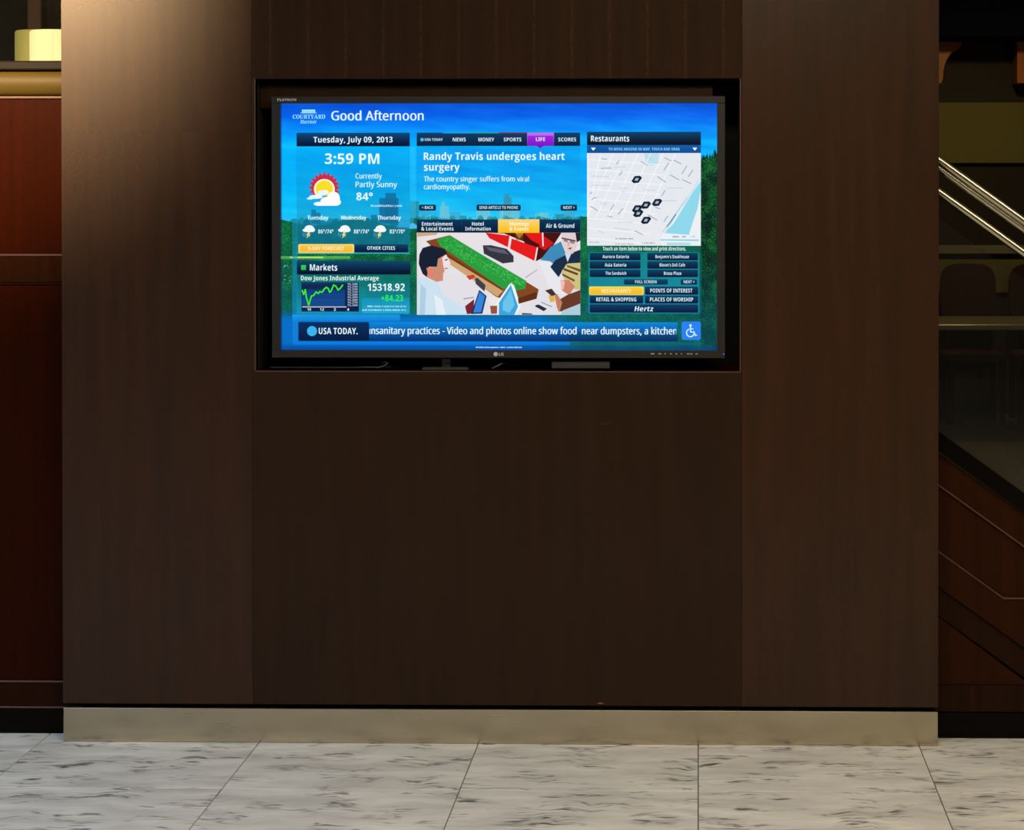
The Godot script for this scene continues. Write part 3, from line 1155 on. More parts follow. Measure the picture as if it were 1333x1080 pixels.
func page_backdrop() -> void:
	var ys := [134.0, 150.0, 166.0, 186.0, 225.0, 255.0, 275.0, 292.0]
	var cs := [rgb(2, 84, 214), rgb(0, 100, 236), rgb(2, 140, 252), rgb(0, 176, 255), rgb(0, 166, 246), rgb(0, 184, 250), rgb(24, 196, 252), rgb(70, 206, 244)]
	var n := FastNoiseLite.new()
	n.seed = 4
	n.frequency = 0.02
	n.fractal_octaves = 4
	var leaf := FastNoiseLite.new()
	leaf.seed = 9
	leaf.frequency = 0.16
	leaf.fractal_octaves = 3
	for y in CH:
		var Y := PY + (y + 0.5) / PS
		var c: Color = cs[7]
		for k in 7:
			if Y < ys[k + 1]:
				c = cs[k].lerp(cs[k + 1], clampf((Y - ys[k]) / (ys[k + 1] - ys[k]), 0, 1))
				break
		for x in CW:
			var X := PX + (x + 0.5) / PS
			var col := c
			var line := 289.0 + 5.0 * sin(X * 0.05) + (4.0 if X > 480.0 else 0.0)
			if X > 911.0:
				line = 203.0 + (X - 920.0) * -0.35 + 9.0 * leaf.get_noise_1d(X * 3.0)
			elif X > 755.0:
				line = 282.0
			if Y > line:
				var g := leaf.get_noise_2d(X * 2.2, Y * 2.2)
				var g2 := n.get_noise_2d(X * 2.0, Y * 2.0)
				var base := rgb(6, 78, 52).lerp(rgb(26, 138, 74), clampf(g * 0.9 + g2 * 0.7 + 0.35, 0, 1))
				if X > 911.0:
					base = rgb(4, 36, 28).lerp(rgb(24, 110, 48), clampf(g * 1.1 + g2 * 0.9 + 0.3, 0, 1))
				var t := clampf((Y - 330.0) / 90.0, 0, 1)
				base = base.lerp(rgb(6, 92, 116), t * 0.5)
				if Y > 404.0:
					var bl := clampf((Y - 404.0) / 12.0, 0, 1) * clampf((760.0 - X) / 60.0 + (420.0 - Y) * 0.0, 0, 1)
					base = base.lerp(rgb(2, 112, 205), bl * 0.95)
				col = base
			else:
				var s := n.get_noise_2d(X * 0.5, Y * 3.0 - X * 0.25)
				var k := 1.0 + s * 0.16
				col = Color(c.r + maxf(s, 0) * 0.06, c.g * k, minf(1.0, c.b * (1.0 + s * 0.05)))
				if X < 384.0 and Y > 165.0:
					col = col.lerp(rgb(0, 196, 255), clampf((Y - 165.0) / 50.0, 0, 1) * 0.45)
			if X < 366.5:
				col = col.lerp(rgb(0, 30, 110), (366.5 - X) / 4.0)
			if Y > 446.0:
				col = col.lerp(rgb(0, 56, 140), clampf((Y - 447.0) / 8.0, 0, 1) * 0.6)
			var i := (y * CW + x) * 3
			cv[i] = col.r
			cv[i + 1] = col.g
			cv[i + 2] = col.b
	# far skyline over the trees
	var tw := [[533, 262, 12, 0], [548, 268, 9, 1], [572, 268, 12, 2], [574, 263, 5, 2], [585, 276, 14, 1], [598, 281, 9, 0], [620, 272, 18, 2], [631, 266, 6, 2], [655, 257, 11, 3], [657, 252.5, 6, 3], [650, 272, 26, 2], [700, 277, 14, 2], [722, 279, 20, 0], [734, 275, 14, 1], [404, 273, 6, 4], [408, 277, 8, 4], [482, 280, 10, 4], [493, 258, 25, 5], [501, 251.5, 14, 5]]
	var tc := [rgb(40, 130, 150), rgb(70, 170, 200), rgb(130, 205, 215), rgb(60, 140, 160), rgb(20, 90, 120), rgb(16, 66, 110)]
	for b in tw:
		p_rect(b[0], b[1], b[0] + b[2], 291, tc[b[3]], tc[b[3]], 0.85)
	var r := RandomNumberGenerator.new()
	r.seed = 77
	for k in 60:
		var x := r.randf_range(540, 757)
		p_poly(oval(x, 288, r.randf_range(3, 7), r.randf_range(3, 8), 10), rgb(14, 96, 78), 0.35)
	for k in 26:
		var x := r.randf_range(380, 530)
		p_poly(oval(x, 292, r.randf_range(4, 9), r.randf_range(4, 9), 10), rgb(10, 84, 80), 0.5)
	for k in 9:
		var x := r.randf_range(541, 752)
		p_rect(x, 274 + r.randf() * 8, x + 1.2, 288, rgb(200, 235, 235), rgb(150, 215, 220), 0.5)
	p_rect(364, 334, 455, 338, rgb(150, 220, 90), rgb(60, 160, 80), 0.7, 1)
	p_rect(376, 334.5, 420, 336.5, rgb(225, 240, 140), rgb(200, 230, 110), 0.8, 1)
	for k in 14:
		var x := r.randf_range(366, 379)
		var y := r.randf_range(345, 370)
		p_rect(x, y, x + r.randf_range(0.8, 2.4), y + r.randf_range(0.7, 1.6), rgb(190, 230, 210), rgb(120, 200, 160), 0.6)


func button(x0: float, y0: float, x1: float, y1: float, a := 0.95) -> void:
	p_rect(x0, y0, x1, y1, rgb(10, 62, 100), rgb(2, 18, 52), a, 1.2)


func page_panels() -> void:
	# pale frame that holds everything
	p_rect(379, 286, 386, 447, rgb(20, 150, 190), rgb(22, 140, 232), 0.55, 3)
	p_rect(379, 410, 520, 418.5, rgb(26, 170, 240), rgb(14, 128, 226), 0.8, 2)
	p_rect(379, 445.5, 742, 449.5, rgb(10, 130, 232), rgb(8, 120, 226), 0.85, 2)
	p_rect(742, 445.5, 914, 450, rgb(8, 110, 120), rgb(8, 96, 130), 0.6, 2)
	# weather
	p_rect(385, 190, 533, 331, rgb(0, 176, 246), rgb(18, 130, 170), 0.5, 1.5)
	p_rect(386.5, 296, 531.5, 329.5, rgb(8, 110, 150), rgb(6, 96, 140), 0.45, 1)
	p_rect(533, 191, 541, 284, rgb(50, 205, 255), rgb(40, 190, 240), 0.5)
	p_rect(385, 173, 533, 190.6, rgb(8, 74, 122), rgb(1, 14, 48), 1, 1)
	p_rect(387, 318, 460, 330, rgb(250, 226, 120), rgb(250, 214, 96), 1, 2)
	p_rect(389, 319.5, 458, 328.5, rgb(252, 190, 60), rgb(246, 176, 40), 0.8, 2)
	button(460.5, 318.5, 530.5, 328.5)
	p_rect(385, 329.4, 533, 330.6, rgb(80, 205, 225), rgb(80, 205, 225), 0.7)
	# markets
	p_rect(385, 357, 533, 409.5, rgb(8, 120, 120), rgb(28, 176, 232), 0.6, 2)
	p_rect(470, 388, 532, 408, rgb(20, 160, 220), rgb(40, 190, 246), 0.5, 2)
	p_rect(385, 340, 533.5, 357.6, rgb(10, 72, 108), rgb(1, 12, 42), 1, 1)
	p_rect(390.5, 345.4, 397, 352, rgb(46, 214, 84), rgb(30, 190, 66), 1, 0.6)
	p_rect(391, 368, 466, 406, rgb(10, 40, 84), rgb(6, 30, 74), 1, 0.5)
	p_rect(391.5, 378, 448, 399, rgb(16, 66, 140), rgb(22, 84, 160), 0.8)
	for k in 4:
		p_rect(392, 370 + k * 7, 448, 370.4 + k * 7, rgb(60, 110, 160), rgb(60, 110, 160), 0.6)
	var ch := [[392, 378.5], [394, 384], [396, 377.5], [397.5, 388], [400.5, 398], [404, 386], [407, 385], [410, 380.5], [413, 382.5], [415, 380], [418, 381], [421, 376.5], [423.5, 374.5], [426, 376], [428, 381], [430, 379], [433, 371.5], [436, 373], [439, 378], [442, 375.5], [445, 371.5]]
	var line := PackedVector2Array()
	for q in ch:
		line.append(Vector2(q[0], q[1]))
	p_line(line, 2.6, rgb(20, 120, 30), 0.8)
	p_line(line, 1.7, rgb(60, 238, 60))
	p_rect(392, 399.6, 450, 400.5, Color.WHITE, Color.WHITE)
	for k in 9:
		p_text("15,%d" % (340 - k * 10), 451, 464.5, 371.4 + k * 3.45, 2.5, Color.WHITE, true, 0.85)
	for q in [["10", 398.5, 403.5], ["12", 415, 420.5], ["2", 433.2, 436], ["4", 450.5, 453.5]]:
		p_text(q[0], q[1], q[2], 405, 3.4)
	# ticker
	p_rect(387, 419.5, 882, 444.5, rgb(8, 140, 226), rgb(2, 44, 110), 0.95, 1.5)
	p_rect(740, 433, 882, 444.5, rgb(6, 70, 120), rgb(4, 44, 84), 0.6, 1)
	p_rect(387, 419.8, 479.5, 443.8, rgb(4, 48, 96), rgb(2, 26, 66), 1, 1.5)
	p_poly(oval(404.7, 431.6, 6.6, 6.6), rgb(60, 178, 240))
	p_rect(887, 418.5, 912, 442.5, rgb(40, 130, 248), rgb(44, 128, 240), 1, 3)
	# news
	p_rect(542, 190, 755, 285, rgb(0, 130, 214), rgb(40, 180, 235), 0.28)
	p_rect(542, 173, 755, 190.2, rgb(8, 62, 106), rgb(4, 30, 62), 1, 1)
	p_rect(576, 172.6, 612, 174, rgb(40, 170, 230), rgb(40, 170, 230), 0.8)
	p_rect(612, 172.6, 649, 174, rgb(30, 170, 140), rgb(30, 170, 140), 0.9)
	p_rect(649, 172.6, 686, 174, rgb(150, 40, 60), rgb(150, 40, 60), 0.9)
	p_rect(686, 173, 721, 190.2, rgb(196, 120, 240), rgb(140, 30, 210), 1, 0.5)
	p_rect(687, 177, 720, 190.2, rgb(160, 40, 224), rgb(126, 16, 200), 1, 0.5)
	p_poly(PackedVector2Array([Vector2(698, 190), Vector2(708, 190), Vector2(703, 193.5)]), rgb(120, 14, 196))
	for b in [[545, 567], [620, 677.5], [729.5, 751]]:
		p_rect(b[0], 266.6, b[1], 274.4, rgb(4, 46, 74), rgb(4, 32, 58), 0.95, 1.8)
	p_rect(542, 286, 755, 303, rgb(6, 56, 92), rgb(3, 26, 56), 1, 0.8)
	p_rect(600.5, 287, 601.2, 302, rgb(30, 90, 130), rgb(10, 50, 90), 0.8)
	# restaurants
	p_rect(764, 172, 912, 189.2, rgb(8, 68, 110), rgb(2, 12, 30), 1, 1)
	p_rect(764, 189.2, 912, 199.5, rgb(16, 92, 168), rgb(10, 76, 150))
	for x in [769.0, 901.0]:
		p_poly(PackedVector2Array([Vector2(x, 192.6), Vector2(x + 6.4, 192.6), Vector2(x + 3.2, 196.6)]), Color.WHITE)
	p_rect(763.5, 320, 913, 409, rgb(4, 98, 90), rgb(6, 104, 124), 0.55, 2)
	p_rect(766, 328.4, 910, 408, rgb(20, 156, 170), rgb(34, 160, 214), 0.6, 2.5)
	for k in 3:
		button(767.5, 329.3 + k * 10.9, 833.5, 338.9 + k * 10.9)
		button(842.5, 329.3 + k * 10.9, 908.2, 338.9 + k * 10.9)
	button(812, 363.6, 869, 370.4, 0.8)
	button(886, 363.6, 907, 370.4, 0.9)
	p_rect(766.5, 373, 838, 384.2, rgb(250, 226, 90), rgb(244, 200, 60), 1, 2)
	p_rect(768.5, 374.5, 836, 382.6, rgb(248, 206, 50), rgb(240, 178, 36), 0.8, 2)
	button(839.5, 373.2, 908.6, 383.6)
	button(767.5, 385, 837, 395)
	button(839.5, 385, 908.6, 395)
	button(767.5, 396.2, 908.6, 407)


func crop(list: Array) -> PackedVector2Array:
	var q := PackedVector2Array()
	for k in range(0, list.size(), 2):
		q.append(Vector2(clampf(535.0 + list[k] / 5.796, 542, 755.2), clampf(280.0 + list[k + 1] / 5.796, 303, 410.2)))
	return q


func page_photo() -> void:
	p_rect(542, 303, 755.2, 410.2, rgb(232, 226, 228), rgb(226, 224, 232))
	var items := [
		[[45, 132, 200, 132, 190, 150, 45, 165], rgb(205, 170, 130)],
		[[570, 132, 1135, 132, 1060, 250, 980, 330, 940, 350, 850, 200, 700, 140], rgb(70, 14, 14)],
		[[560, 133, 750, 158, 735, 246, 590, 176], rgb(226, 24, 28)],
		[[758, 178, 955, 246, 936, 350, 746, 255], rgb(232, 26, 28)],
		[[850, 133, 1000, 133, 992, 236, 905, 190], rgb(226, 22, 24)],
		[[1004, 160, 1078, 212, 1010, 268, 960, 240], rgb(206, 20, 24)],
		[[742, 155, 752, 160, 738, 250, 728, 245], rgb(245, 225, 225)],
		[[986, 133, 998, 133, 1000, 238, 990, 236], rgb(245, 225, 225)],
		[[948, 243, 958, 246, 940, 352, 928, 348], rgb(245, 225, 225)],
		[[540, 230, 600, 228, 720, 256, 772, 310, 772, 356, 690, 366, 548, 292], rgb(52, 52, 66)],
		[[560, 240, 700, 262, 740, 300, 590, 270], rgb(92, 92, 108)],
		[[110, 198, 290, 153, 962, 562, 946, 632, 806, 672, 640, 618, 262, 340], rgb(132, 70, 34)],
		[[262, 300, 700, 568, 650, 618, 256, 350], rgb(206, 164, 112)],
		[[262, 290, 690, 560, 700, 578, 262, 312], rgb(112, 54, 22)],
		[[188, 186, 290, 156, 868, 498, 862, 556, 770, 574, 690, 556, 220, 236], rgb(38, 158, 62)],
		[[960, 350, 1050, 360, 1120, 470, 1160, 600, 1060, 600, 990, 420], rgb(232, 232, 238)],
		[[60, 300, 85, 250, 150, 230, 250, 256, 272, 292, 204, 332, 192, 392, 130, 392, 116, 470, 84, 444, 55, 370], rgb(22, 30, 48)],
		[[200, 332, 262, 296, 285, 340, 270, 402, 240, 440, 238, 496, 190, 506, 116, 470, 128, 396, 192, 392], rgb(206, 140, 114)],
		[[232, 324, 262, 300, 286, 342, 296, 368, 276, 380, 276, 404, 252, 432, 240, 380], rgb(238, 226, 230)],
		[[252, 338, 272, 332, 274, 340, 254, 346], rgb(70, 56, 60)],
		[[250, 402, 274, 398, 272, 408, 252, 410], rgb(186, 96, 90)],
		[[112, 400, 160, 395, 168, 450, 130, 470], rgb(226, 130, 110)],
		[[45, 470, 110, 482, 200, 512, 240, 602, 310, 650, 405, 704, 440, 748, 440, 755, 45, 755], rgb(204, 226, 240)],
		[[70, 520, 110, 560, 100, 755, 60, 755], rgb(176, 206, 226)],
		[[170, 600, 230, 640, 260, 755, 190, 755], rgb(230, 240, 246)],
		[[405, 690, 474, 636, 470, 745, 420, 748], rgb(120, 32, 50)],
		[[512, 566, 568, 612, 536, 745, 452, 748], rgb(18, 40, 90)],
		[[514, 580, 556, 614, 526, 735, 466, 738], rgb(52, 132, 220)],
		[[414, 462, 470, 450, 484, 470, 440, 492], rgb(206, 60, 46)],
		[[480, 478, 500, 476, 560, 530, 552, 578, 486, 520], rgb(60, 62, 74)],
		[[392, 630, 474, 618, 470, 626, 394, 638], rgb(150, 150, 160)],
		[[590, 628, 622, 612, 656, 628, 650, 690, 596, 690], rgb(236, 230, 230)],
		[[594, 686, 650, 686, 646, 746, 602, 746], rgb(150, 84, 62)],
		[[648, 656, 752, 506, 770, 510, 826, 690, 792, 756, 648, 756], rgb(238, 246, 250)],
		[[662, 662, 752, 528, 806, 690, 778, 756, 660, 756], rgb(62, 164, 220)],
		[[690, 660, 752, 560, 780, 680, 740, 740, 690, 720], rgb(104, 196, 236)],
		[[806, 630, 946, 580, 946, 632, 810, 670], rgb(96, 44, 20)],
		[[975, 340, 1052, 240, 1130, 200, 1170, 300, 1190, 360, 1110, 400, 1050, 350], rgb(62, 138, 184)],
		[[1050, 392, 1090, 340, 1170, 300, 1278, 262, 1278, 362, 1170, 372, 1112, 470], rgb(22, 44, 68)],
		[[1160, 290, 1222, 262, 1180, 356], rgb(206, 220, 236)],
		[[1130, 134, 1246, 134, 1256, 222, 1222, 292, 1172, 292, 1138, 202], rgb(226, 206, 206)],
		[[1240, 134, 1278, 134, 1278, 192, 1250, 206], rgb(34, 34, 48)],
		[[1136, 170, 1242, 192, 1241, 200, 1136, 179], rgb(40, 36, 48)],
		[[1146, 178, 1182, 186, 1180, 206, 1154, 200], rgb(140, 126, 136)],
		[[1196, 190, 1236, 198, 1230, 218, 1200, 212], rgb(140, 126, 136)],
		[[1180, 200, 1192, 204, 1196, 236, 1178, 232], rgb(206, 176, 172)],
		[[1180, 250, 1215, 244, 1200, 262], rgb(150, 50, 60)],
		[[1134, 424, 1180, 366, 1278, 360, 1278, 566, 1236, 562, 1150, 480], rgb(206, 194, 130)],
		[[1150, 400, 1260, 440, 1256, 456, 1150, 416], rgb(96, 62, 36)],
		[[1170, 376, 1278, 410, 1278, 430, 1180, 392], rgb(116, 76, 44)],
		[[1140, 440, 1236, 490, 1230, 504, 1140, 456], rgb(112, 74, 40)],
		[[1125, 492, 1190, 490, 1236, 540, 1192, 604, 1140, 572], rgb(206, 130, 106)],
		[[1128, 490, 1160, 500, 1150, 560, 1130, 566], rgb(240, 190, 176)],
		[[1100, 650, 1180, 602, 1278, 566, 1278, 690, 1170, 730, 1110, 726], rgb(104, 56, 40)],
		[[1080, 600, 1100, 596, 1140, 660, 1120, 730, 1100, 700], rgb(196, 128, 96)],
		[[1036, 606, 1078, 600, 1084, 650, 1050, 660], rgb(222, 176, 76)],
		[[1010, 570, 1060, 556, 1094, 600, 1060, 612], rgb(70, 46, 44)],
		[[1140, 722, 1278, 668, 1278, 755, 1128, 755], rgb(176, 206, 216)],
		[[940, 680, 962, 676, 1024, 708, 1000, 726, 934, 690], rgb(36, 44, 58)],
		[[836, 740, 910, 744, 915, 752, 836, 752], rgb(60, 60, 66)],
		[[860, 470, 950, 410, 952, 416, 866, 476], rgb(170, 170, 178)],
		[[980, 655, 1064, 690, 1062, 696, 978, 661], rgb(140, 140, 150)],
	]
	for it in items:
		p_poly(crop(it[0]), it[1])
	# grass blades in the planter
	var r := RandomNumberGenerator.new()
	r.seed = 5
	for k in 420:
		var u := r.randf()
		var v := r.randf()
		var x := lerpf(lerpf(205, 800, u), lerpf(285, 855, u), v)
		var y := lerpf(lerpf(225, 555, u), lerpf(165, 510, u), v)
		var c := rgb(24, 128, 46).lerp(rgb(96, 214, 96), r.randf())
		p_poly(crop([x, y, x + 14, y - 6, x + 9, y + 8]), c, 0.8)
	# yellow tab with its pointer
	p_rect(648, 285.6, 702, 303.4, rgb(252, 214, 130), rgb(252, 190, 20))
	p_poly(PackedVector2Array([Vector2(670, 303), Vector2(682, 303), Vector2(676, 311)]), rgb(236, 180, 40), 0.8)
	p_rect(671, 304, 681, 313, rgb(150, 110, 40), rgb(110, 60, 30), 0.5, 2)


func mp(x: float, y: float) -> Vector2:
	return Vector2(755.0 + x / 6.747, 165.0 + y / 6.747)


func page_map() -> void:
	p_rect(764, 199.5, 912, 320, rgb(228, 232, 240), rgb(232, 234, 238))
	p_poly(PackedVector2Array([mp(560, 235), mp(690, 235), mp(690, 330), mp(610, 345), mp(580, 320)]), rgb(176, 220, 240), 0.7)
	p_poly(PackedVector2Array([mp(1058, 450), mp(1058, 1046), mp(720, 1046), mp(690, 985), mp(770, 900), mp(1000, 540)]), rgb(236, 240, 244))
	p_poly(PackedVector2Array([mp(1058, 480), mp(1058, 560), mp(1030, 720), mp(985, 850), mp(955, 950), mp(740, 935), mp(820, 850), mp(1000, 560)]), rgb(142, 216, 236))
	p_poly(PackedVector2Array([mp(700, 990), mp(1040, 992), mp(1040, 1003), mp(700, 998)]), rgb(110, 200, 220))
	p_poly(PackedVector2Array([mp(760, 1018), mp(970, 1018), mp(970, 1040), mp(760, 1040)]), rgb(170, 224, 236))
	p_line(PackedVector2Array([mp(750, 925), mp(850, 760), mp(940, 640), mp(1050, 460)]), 1.6, rgb(196, 226, 236))
	p_line(PackedVector2Array([mp(760, 880), mp(800, 830), mp(840, 770)]), 1.3, rgb(60, 96, 130), 0.8)
	p_line(PackedVector2Array([mp(720, 930), mp(940, 620)]), 0.8, rgb(160, 190, 206), 0.8)
	# streets
	var r := RandomNumberGenerator.new()
	r.seed = 12
	for k in 8:
		p_line(PackedVector2Array([mp(70 + k * 110, 235), mp(70 + k * 110 - 260, 800)].map(func(v): return v.clamp(Vector2(764.5, 199.5), Vector2(911.5, 319.5)))), 0.9, Color.WHITE, 0.8)
	for k in 9:
		p_line(PackedVector2Array([mp(70, 290 + k * 86), mp(760 - k * 20, 340 + k * 86)].map(func(v): return v.clamp(Vector2(764.5, 199.5), Vector2(911.5, 319.5)))), 0.8, Color.WHITE, 0.8)
	for q in [[190, 283, 232, 288], [185, 367, 212, 367], [220, 366, 272, 364], [535, 308, 590, 340], [740, 275, 800, 302], [820, 295, 888, 328], [735, 385, 775, 320], [895, 415, 935, 345], [950, 440, 990, 380], [790, 425, 868, 468], [895, 465, 972, 500], [680, 440, 750, 488], [320, 330, 340, 300], [345, 430, 372, 390], [715, 610, 745, 562], [90, 700, 156, 738], [240, 785, 285, 795], [480, 915, 548, 948], [590, 770, 676, 822], [660, 708, 700, 722], [735, 835, 770, 785], [265, 735, 300, 685], [335, 770, 375, 720], [100, 640, 145, 620], [85, 590, 105, 578]]:
		p_line(PackedVector2Array([mp(q[0], q[1]), mp(q[2], q[3])]), 1.0, rgb(96, 116, 136), 0.6)
	for q in [[100, 435, 250, 440], [100, 515, 260, 518], [345, 545, 420, 540], [350, 565, 400, 568], [560, 555, 660, 560], [760, 540, 905, 540], [720, 652, 845, 652], [180, 670, 240, 676], [190, 690, 230, 690], [330, 840, 460, 838], [300, 890, 440, 905], [940, 740, 985, 748], [950, 770, 980, 790], [600, 270, 640, 300], [160, 915, 210, 935], [300, 360, 400, 352]]:
		p_line(PackedVector2Array([mp(q[0], q[1]), mp(q[2], q[3])]), 0.9, rgb(176, 206, 214), 0.7)
	p_print(mp(310, 0).x, mp(470, 0).x, mp(0, 990).y, 1.9, rgb(90, 100, 110), 0.6, 1)
	p_print(mp(310, 0).x, mp(470, 0).x, mp(0, 1036).y, 1.9, rgb(120, 130, 140), 0.5, 6)
	p_print(mp(80, 0).x, mp(170, 0).x, mp(0, 1022).y, 2.2, rgb(130, 150, 160), 0.5, 7)
	p_print(mp(540, 0).x, mp(655, 0).x, mp(0, 1028).y, 1.9, rgb(80, 100, 110), 0.6, 2)
	p_print(mp(810, 0).x, mp(870, 0).x, mp(0, 972).y, 1.9, rgb(70, 100, 120), 0.7, 3)
	p_print(mp(895, 0).x, mp(935, 0).x, mp(0, 972).y, 1.9, rgb(70, 100, 120), 0.7, 4)
	p_print(mp(970, 0).x, mp(1010, 0).x, mp(0, 972).y, 1.9, rgb(110, 140, 150), 0.5, 5)
	for q in [[497, 465], [675, 667], [577, 690], [500, 722], [510, 763], [578, 823]]:
		var x: float = q[0]
		var y: float = q[1]
		p_poly(PackedVector2Array([mp(x - 46, y + 16), mp(x - 18, y - 30), mp(x + 30, y - 32), mp(x + 46, y - 14), mp(x + 16, y + 28), mp(x - 26, y + 32)]), rgb(10, 26, 48))
		p_poly(PackedVector2Array([mp(x - 20, y + 10), mp(x - 8, y - 14), mp(x + 20, y - 12), mp(x + 8, y + 12)]), rgb(206, 226, 236), 0.8)


func page_text() -> void:
	# hotel mark
	p_rect(392, 142.8, 409.5, 147.4, rgb(186, 246, 255), rgb(150, 226, 252), 0.95, 0.8)
	p_rect(390, 146.6, 411.5, 147.7, rgb(170, 236, 255), rgb(150, 226, 252), 0.8)
	for k in 4:
		p_rect(394.5 + k * 3.9, 144.2, 395.3 + k * 3.9, 146.4, rgb(40, 130, 230), rgb(40, 130, 230), 0.7)
	p_text("COURTYARD", 380, 422.5, 154.6, 5.4, rgb(176, 244, 255), true, 1, "Droid Serif")
	p_text("Marriott", 389.5, 410.5, 160.8, 4.4, rgb(176, 244, 255), true, 1, "Droid Serif", 0.2)
	var w := rgb(236, 250, 255)
	p_text("Good Afternoon", 430.4, 550.6, 156.8, 12.2, w, false)
	p_text("Good Afternoon", 430.9, 550.9, 156.8, 12.2, w, false, 0.8)
	p_text("Tuesday, July 09, 2013", 407, 510.6, 185.6, 7.4, w)
	p_text("3:59 PM", 421.8, 493.2, 213.6, 13.6, w)
	p_text("Currently", 462, 496.2, 232.6, 6.8, w, false)
	p_text("Partly Sunny", 462, 516, 243.8, 7.2, w, false)
	p_text("84°", 463, 484.5, 261, 10, w)
	p_text("AccuWeather.com", 481.5, 522.5, 269.4, 2.8, w)
	for q in [["Tuesday", 398.5, 426], ["Wednesday", 442.5, 475.5], ["Thursday", 490, 521]]:
		p_text(q[0], q[1], q[2], 286, 5.0, w, false)
		p_text(q[0], q[1] + 0.3, q[2] + 0.3, 286, 5.0, w, false, 0.6)
	for q in [["86°/74°", 413], ["88°/74°", 459.7], ["83°/70°", 506.5]]:
		p_text(q[0], q[1], q[1] + 20, 304.2, 5.2, w)
	sun_icon()
	for x in [392.0, 438.5, 485.0]:
		storm_icon(x)
	p_text("5-DAY FORECAST", 400, 447, 325.9, 4.8, rgb(255, 244, 214))
	p_text("OTHER CITIES", 477, 513.5, 325.5, 4.6, w)
	p_text("Markets", 402, 438, 352.6, 8.2, w)
	p_text("Dow Jones Industrial Average", 390.3, 492.2, 365.4, 6.0, w)
	p_text("15318.92", 477.6, 526.2, 379, 9.4, w)
	p_text("+84.23", 495.4, 524, 392.6, 8.2, rgb(50, 240, 80))
	p_print(477, 528, 400.2, 2.2, w, 0.9, 8)
	p_print(470.5, 528, 405, 2.2, w, 0.9, 9)
	p_text("USA TODAY.", 413.5, 464.5, 435.6, 8.2, w)
	p_text("unsanitary practices - Video and photos online show food  near dumpsters, a kitchen", 476, 880.5, 435.4, 9.2, w, false, 1, "Droid Sans", 0, Rect2(480, 400, 400, 60))
	p_text("unsanitary practices - Video and photos online show food  near dumpsters, a kitchen", 476.4, 880.9, 435.4, 9.2, w, false, 0.6, "Droid Sans", 0, Rect2(480, 400, 400, 60))
	p_print(619, 679, 453.4, 2.0, w, 0.95, 10)
	access_icon()
	# news column
	p_poly(oval(549, 182, 2.3, 2.3), rgb(80, 190, 230))
	for q in [["USA TODAY", 552.5, 576, 183.6, 3.4], ["NEWS", 589, 606, 184.3, 4.8], ["MONEY", 622.5, 643, 184.3, 4.8], ["SPORTS", 655.5, 678.5, 184.3, 4.8], ["LIFE", 697.5, 709.5, 183.9, 4.8], ["SCORES", 726.5, 749.8, 184.3, 4.8]]:
		p_text(q[0], q[1], q[2], q[3], q[4], w)
	p_text("Randy Travis undergoes heart", 551.2, 734.8, 208.4, 9.6, w)
	p_text("surgery", 551.4, 598, 222.4, 9.6, w)
	p_text("The country singer suffers from viral", 551.2, 688.2, 236.4, 6.6, w, false)
	p_text("cardiomyopathy.", 551.2, 611.2, 246.6, 6.6, w, false)
	p_text("< BACK", 548.5, 563.5, 272.3, 3.8, w)
	p_text("SEND ARTICLE TO PHONE", 623.5, 674, 272.3, 3.8, w)
	p_text("NEXT >", 733, 748, 272.3, 3.8, w)
	p_text("Entertainment", 548.6, 588.8, 294, 4.8, w)
	p_text("& Local Events", 547.8, 590, 300.4, 4.8, w)
	p_text("Hotel", 614, 629.4, 294, 4.8, w)
	p_text("Information", 605.2, 638.4, 300.4, 4.8, w)
	p_text("Meetings", 663, 688, 294, 4.8, rgb(255, 250, 230))
	p_text("& Events", 663, 688, 300.6, 4.8, rgb(255, 250, 230))
	p_text("Air & Ground", 710.4, 747.4, 296.8, 5.4, w)
	# right column
	p_text("Restaurants", 769, 819, 184.4, 7.6, w)
	p_text("TO MOVE AROUND IN MAP, TOUCH AND DRAG", 792, 884.5, 196.2, 3.6, rgb(150, 220, 250))
	p_text("Touch an item below to view and print directions.", 784.5, 892.8, 326.3, 5.0, w)
	for q in [["Aurora Eateria", 784, 818.4, 0], ["Asia Eateria", 787, 815, 1], ["The Sandwich", 788, 815, 2], ["Benjamin's Steakhouse", 853, 896.6, 0], ["Bloom's Deli Cafe", 858.4, 891.6, 1], ["Brasa Plaza", 864, 886.6, 2]]:
		p_text(q[0], q[1], q[2], 336.3 + q[3] * 10.8, 4.2, w)
	p_text("FULL SCREEN", 826.5, 854.5, 368.8, 3.8, w)
	p_text("NEXT >", 889.5, 904, 368.8, 3.8, w)
	p_text("RESTAURANTS", 783, 821, 381.2, 5.0, rgb(255, 240, 190))
	p_text("POINTS OF INTEREST", 846.2, 901, 380.8, 5.0, w)
	p_text("RETAIL & SHOPPING", 776, 828, 392.4, 5.0, w)
	p_text("PLACES OF WORSHIP", 845.8, 902, 392.4, 5.0, w)
	p_text("Hertz", 825.6, 849.6, 405.2, 6.4, w, true, 1, "Droid Sans", 0.2)


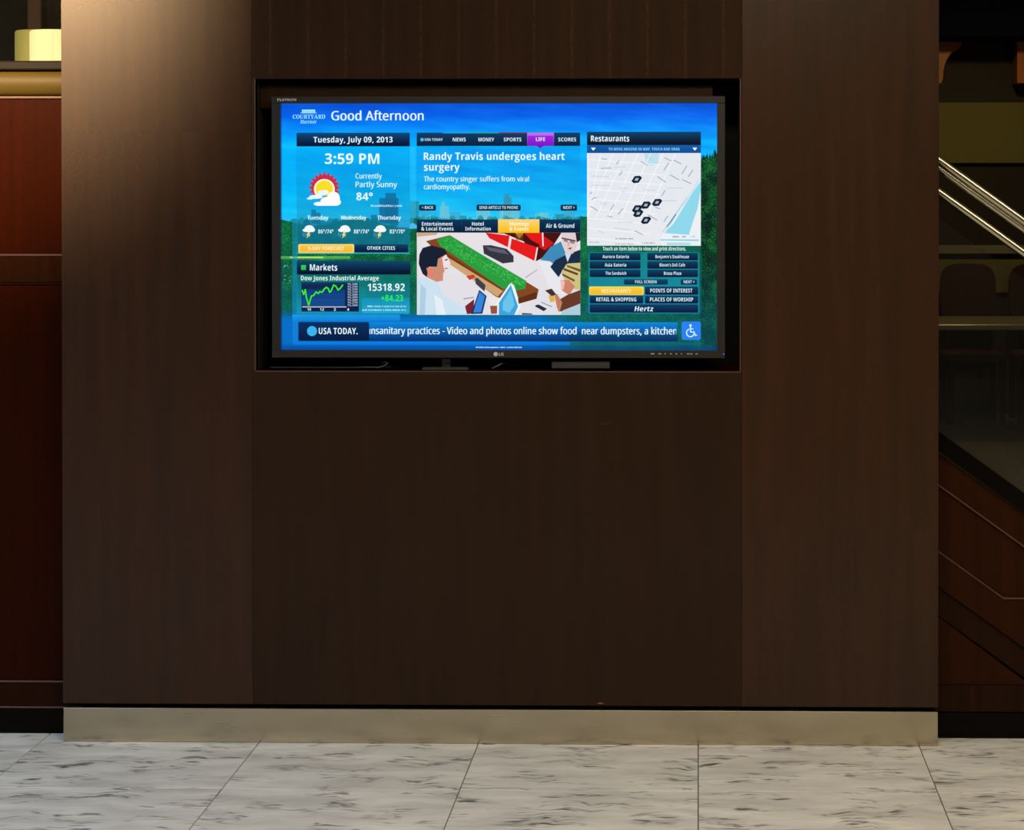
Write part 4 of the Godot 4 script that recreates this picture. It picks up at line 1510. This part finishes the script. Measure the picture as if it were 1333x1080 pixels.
func sun_icon() -> void:
	var q := PackedVector2Array()
	for k in 40:
		var r := 21.0 if k % 2 == 0 else 16.0
		q.append(Vector2(421.2 + r * cos(TAU * k / 40), 244.5 + r * sin(TAU * k / 40)))
	var above := Rect2(0, 0, 4000, 255)
	p_polys([q], rgb(206, 40, 70), 1.0, above)
	p_polys([oval(421.2, 246.5, 13.8, 13.4)], rgb(255, 244, 224), 1.0, above)
	p_polys([oval(421.2, 246.0, 11.2, 10.8)], rgb(250, 222, 40), 1.0, above)
	for e in [[418, 251.5, 5.5, 3.6], [410, 256.5, 9, 2.6], [422, 250.5, 5, 3]]:
		p_poly(oval(e[0], e[1], e[2], e[3]), rgb(236, 246, 250))
	p_poly(oval(402.5, 258.6, 4.5, 1.4), rgb(226, 244, 252))
	for e in [[433, 258.6, 8.6, 9], [424, 262, 8, 5.5], [415, 265.6, 8, 2.6], [436, 263.5, 7, 4.6]]:
		p_poly(oval(e[0], e[1], e[2], e[3]), rgb(252, 252, 252))
	p_rect(410, 264, 438, 268.2, rgb(252, 252, 252), rgb(246, 248, 250), 1, 1.5)


func storm_icon(x: float) -> void:
	for e in [[9.5, 298, 6.4, 4.6], [5.5, 300, 5, 2.4], [13, 299.5, 4, 3]]:
		p_poly(oval(x + e[0], e[1], e[2], e[3], 18), rgb(240, 250, 252))
	p_poly(PackedVector2Array([Vector2(x + 8, 302), Vector2(x + 11, 302), Vector2(x + 9, 305.5), Vector2(x + 11, 305.5), Vector2(x + 5.6, 311), Vector2(x + 7, 306.6), Vector2(x + 5.4, 306.6)]), rgb(244, 214, 120))
	for k in 3:
		p_line(PackedVector2Array([Vector2(x + 1.5 + k * 1.6, 303 + k), Vector2(x + 0.6 + k * 1.6, 307 + k)]), 0.6, rgb(150, 220, 240), 0.6)
	p_line(PackedVector2Array([Vector2(x + 11, 304), Vector2(x + 9.4, 309)]), 0.6, rgb(170, 230, 240), 0.7)


func access_icon() -> void:
	p_poly(oval(898.6, 423.6, 1.7, 1.7), rgb(206, 244, 255))
	p_line(PackedVector2Array([Vector2(898.4, 425), Vector2(898.6, 432), Vector2(903.2, 432), Vector2(905, 436.8), Vector2(906.6, 436.2)]), 1.5, rgb(206, 244, 255))
	p_line(PackedVector2Array([Vector2(898.6, 428), Vector2(902.2, 428)]), 1.3, rgb(206, 244, 255))
	var arc := PackedVector2Array()
	for k in 15:
		var a := deg_to_rad(-110.0 - 250.0 * k / 14.0 + 0.0)
		arc.append(Vector2(898.4 + 5.0 * cos(a), 433.2 + 5.0 * sin(a)))
	p_line(arc, 1.5, rgb(206, 244, 255))
